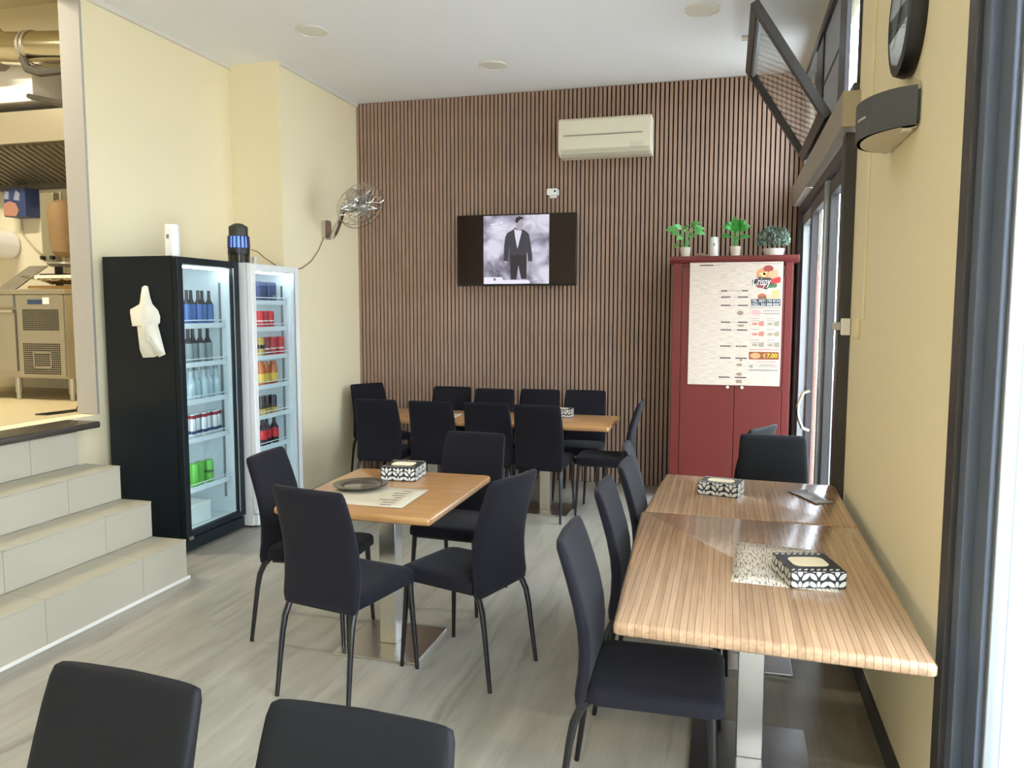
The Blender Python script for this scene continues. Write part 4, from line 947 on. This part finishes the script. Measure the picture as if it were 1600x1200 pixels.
sheet('crumpled paper menu beside the plate on the square table', [(-1.84, 3.235), (-1.375, 3.215), (-1.388, 3.585), (-1.81, 3.60)], TZ, mat('menu_faded', (196, 184, 160), .5, var=.22, vscale=5, stretch=(3, 26, 1)), .003)
mp_ = MB()
for k in range(7):
    x0 = -1.50 + .012*(k % 2); y0 = 3.25 + k*.045
    mp_.box(x0-.02*(k % 3), x0+.085, y0, y0+.012, TZ+.0031, TZ+.0035)
fm = [o for o in bpy.data.objects if o.name.startswith('menu_sheet')][-1]
o = mp_.build('printed_lines', mat('faded_ink', (112, 102, 92), .6), fm, world=True); o['kind'] = 'stuff'
sheet('paper menu on the long back table between two chairs', [(-2.36, 6.02), (-2.14, 6.02), (-2.16, 6.40), (-2.38, 6.40)], TZ, M_sheet)
tag(sheet('black printed mark on the menu at the square table', [(-1.47, 3.24), (-1.42, 3.24), (-1.425, 3.26), (-1.47, 3.26)], TZ+.004, mat('mark', (60, 56, 52), .6)), None) if False else None
pl = thing('plate', 'black plate with rim on the menu at the square table', 'plate', (-1.735, 3.545, TZ+.004))
MB().lathe([(.075, 0), (.085, .004), (.135, .018), (.137, .021), (.132, .022), (.085, .009), (.001, .008)], 32).build('dish', mat('plate_black', (52, 48, 44), .15, spec=.7), pl, True)
MB().lathe([(.082, .0095), (.078, .0105), (.001, .0105)], 28).build('glazed_centre', mat('plate_glaze', (92, 86, 78), .12, spec=.8), pl, True)

# ------------------------------------------------------------------ right wall fittings
ck = thing('wall_clock', 'round dark rimmed wall clock at the top of the yellow pier', 'clock', (XR, 3.1, 2.62))
mx_ = Matrix.Rotation(R(-90), 4, 'Y'); CC = (XR, 3.10, 2.635)
MB().lathe([(.20, 0), (.205, .02), (.195, .05), (.17, .055), (.165, .042), (.001, .042)], 40, CC, mx_).build('case', M_blackp, ck, True, world=True)
MB().lathe([(.163, .043), (.163, .045)], 40, CC, mx_).build('dial', mat('dial_grey', (176, 178, 176), .4), ck, True, world=True)
for a, L, r in ((125, .085, .005), (-40, .12, .0035)):
    d = Vector((0, math.cos(R(a)), math.sin(R(a)))); c = Vector((XR-.049, 3.10, 2.635)); MB().tube([c-d*.02, c+d*L], r, 6).build('hand', M_blackp, ck, True, world=True)
for k in range(12):
    d = Vector((0, math.cos(R(30*k)), math.sin(R(30*k)))); c = Vector((XR-.047, 3.10, 2.635)); MB().tube([c+d*.135, c+d*.155], .0035, 5).build('hour_mark', M_blackp, ck, True, world=True)
MB().lathe([(.166, .051), (.166, .053)], 40, CC, mx_).build('cover_glass', M_glass, ck, True, world=True)

ls = thing('wall_sconce', 'dark grey bow fronted wall sconce below the clock', 'lamp', (XR, 3.1, 2.3))
YA, YBc, zt, zb_ = 2.94, 3.44, 2.365, 2.235
def bow(t, o=0): # t 0..1 along the bow
    y = YA + (YBc-YA)*t; d = .150*(1-(2*t-1)**2)**.62 + .012
    return XR - max(.004, d-o), y
outer = [bow(k/20) for k in range(21)]; inner = [bow(.012+.976*k/20, .006) for k in range(20, -1, -1)]
MB().ext(outer+inner, 'z', zb_, zt).build('bow_shade', M_dgrey, ls, True, world=True, sharp=50)
box1('back_plate', (XR-.012, XR, YA+.015, YBc-.015, zb_+.015, zt-.012), M_dgrey, ls)
MB().ext([(XR-.006, YA+.03)]+[bow(.06+.88*k/16, .018) for k in range(17)]+[(XR-.006, YBc-.03)], 'z', zb_-.003, zb_+.006).build('diffuser', mat('sconce_diffuser', (206, 196, 168), .5), ls, world=True)
mid = [bow(.30+.14*k/6, -.0015) for k in range(7)]; mid2 = [bow(.30+.14*k/6, .001) for k in range(6, -1, -1)]
MB().ext(mid+mid2, 'z', zb_+.062, zb_+.070).build('light_slot', mat('slot_pale', (190, 188, 180), .5), ls, world=True)
box1('lamp_socket', (XR-.05, XR-.02, YA+.03, YA+.06, zb_-.012, zb_+.012), M_cream, ls)

sn = thing('door_sensor', 'white door alarm sensor on the dark door frame', 'sensor', (.57, 4.25, 1.54))
MB().ext(rrect(1.505, 1.58, 4.255, 4.262, .002, 1), 'x', .535, .560).build('sensor_body', M_white, sn, world=True) if False else box1('sensor_body', (.555, .60, 4.262, 4.298, 1.50, 1.585), M_white, sn, .006)
box1('magnet_arm', (.515, .555, 4.272, 4.298, 1.525, 1.565), mat('sensor_grey', (196, 194, 190), .4), sn, .006)
tag(box1('wall_box', (XR-.02, XR, 3.98, 4.10, 1.49, 1.585), M_wall, bevel=.005), 'yellow painted cable box beside the door sensor', 'box')
tag(box1('cable_channel', (XR-.010, XR, 3.885, 3.905, 1.58, ZC), M_wall, bevel=.003), 'thin yellow painted cable channel running up the pier', 'cable channel')

# ceiling downlights
for x, y, lab in ((-2.962, 5.378, 'round flat ceiling light above the drinks fridges'), (-1.92, 6.493, 'round flat ceiling light nearest the slat wall'), (-.208, 5.692, 'round flat ceiling light beside the hopper window')):
    t = thing('ceiling_light', lab, 'lamp', (x, y, ZC))
    MB().lathe([(.118, -.001), (.116, -.012), (.104, -.016), (.100, -.010)], 32).build('trim_ring', M_trimw, t, True)
    MB().lathe([(.100, -.011), (.100, -.002)], 32).build('diffuser', mat('light_off', (224, 220, 208), .4), t, True)
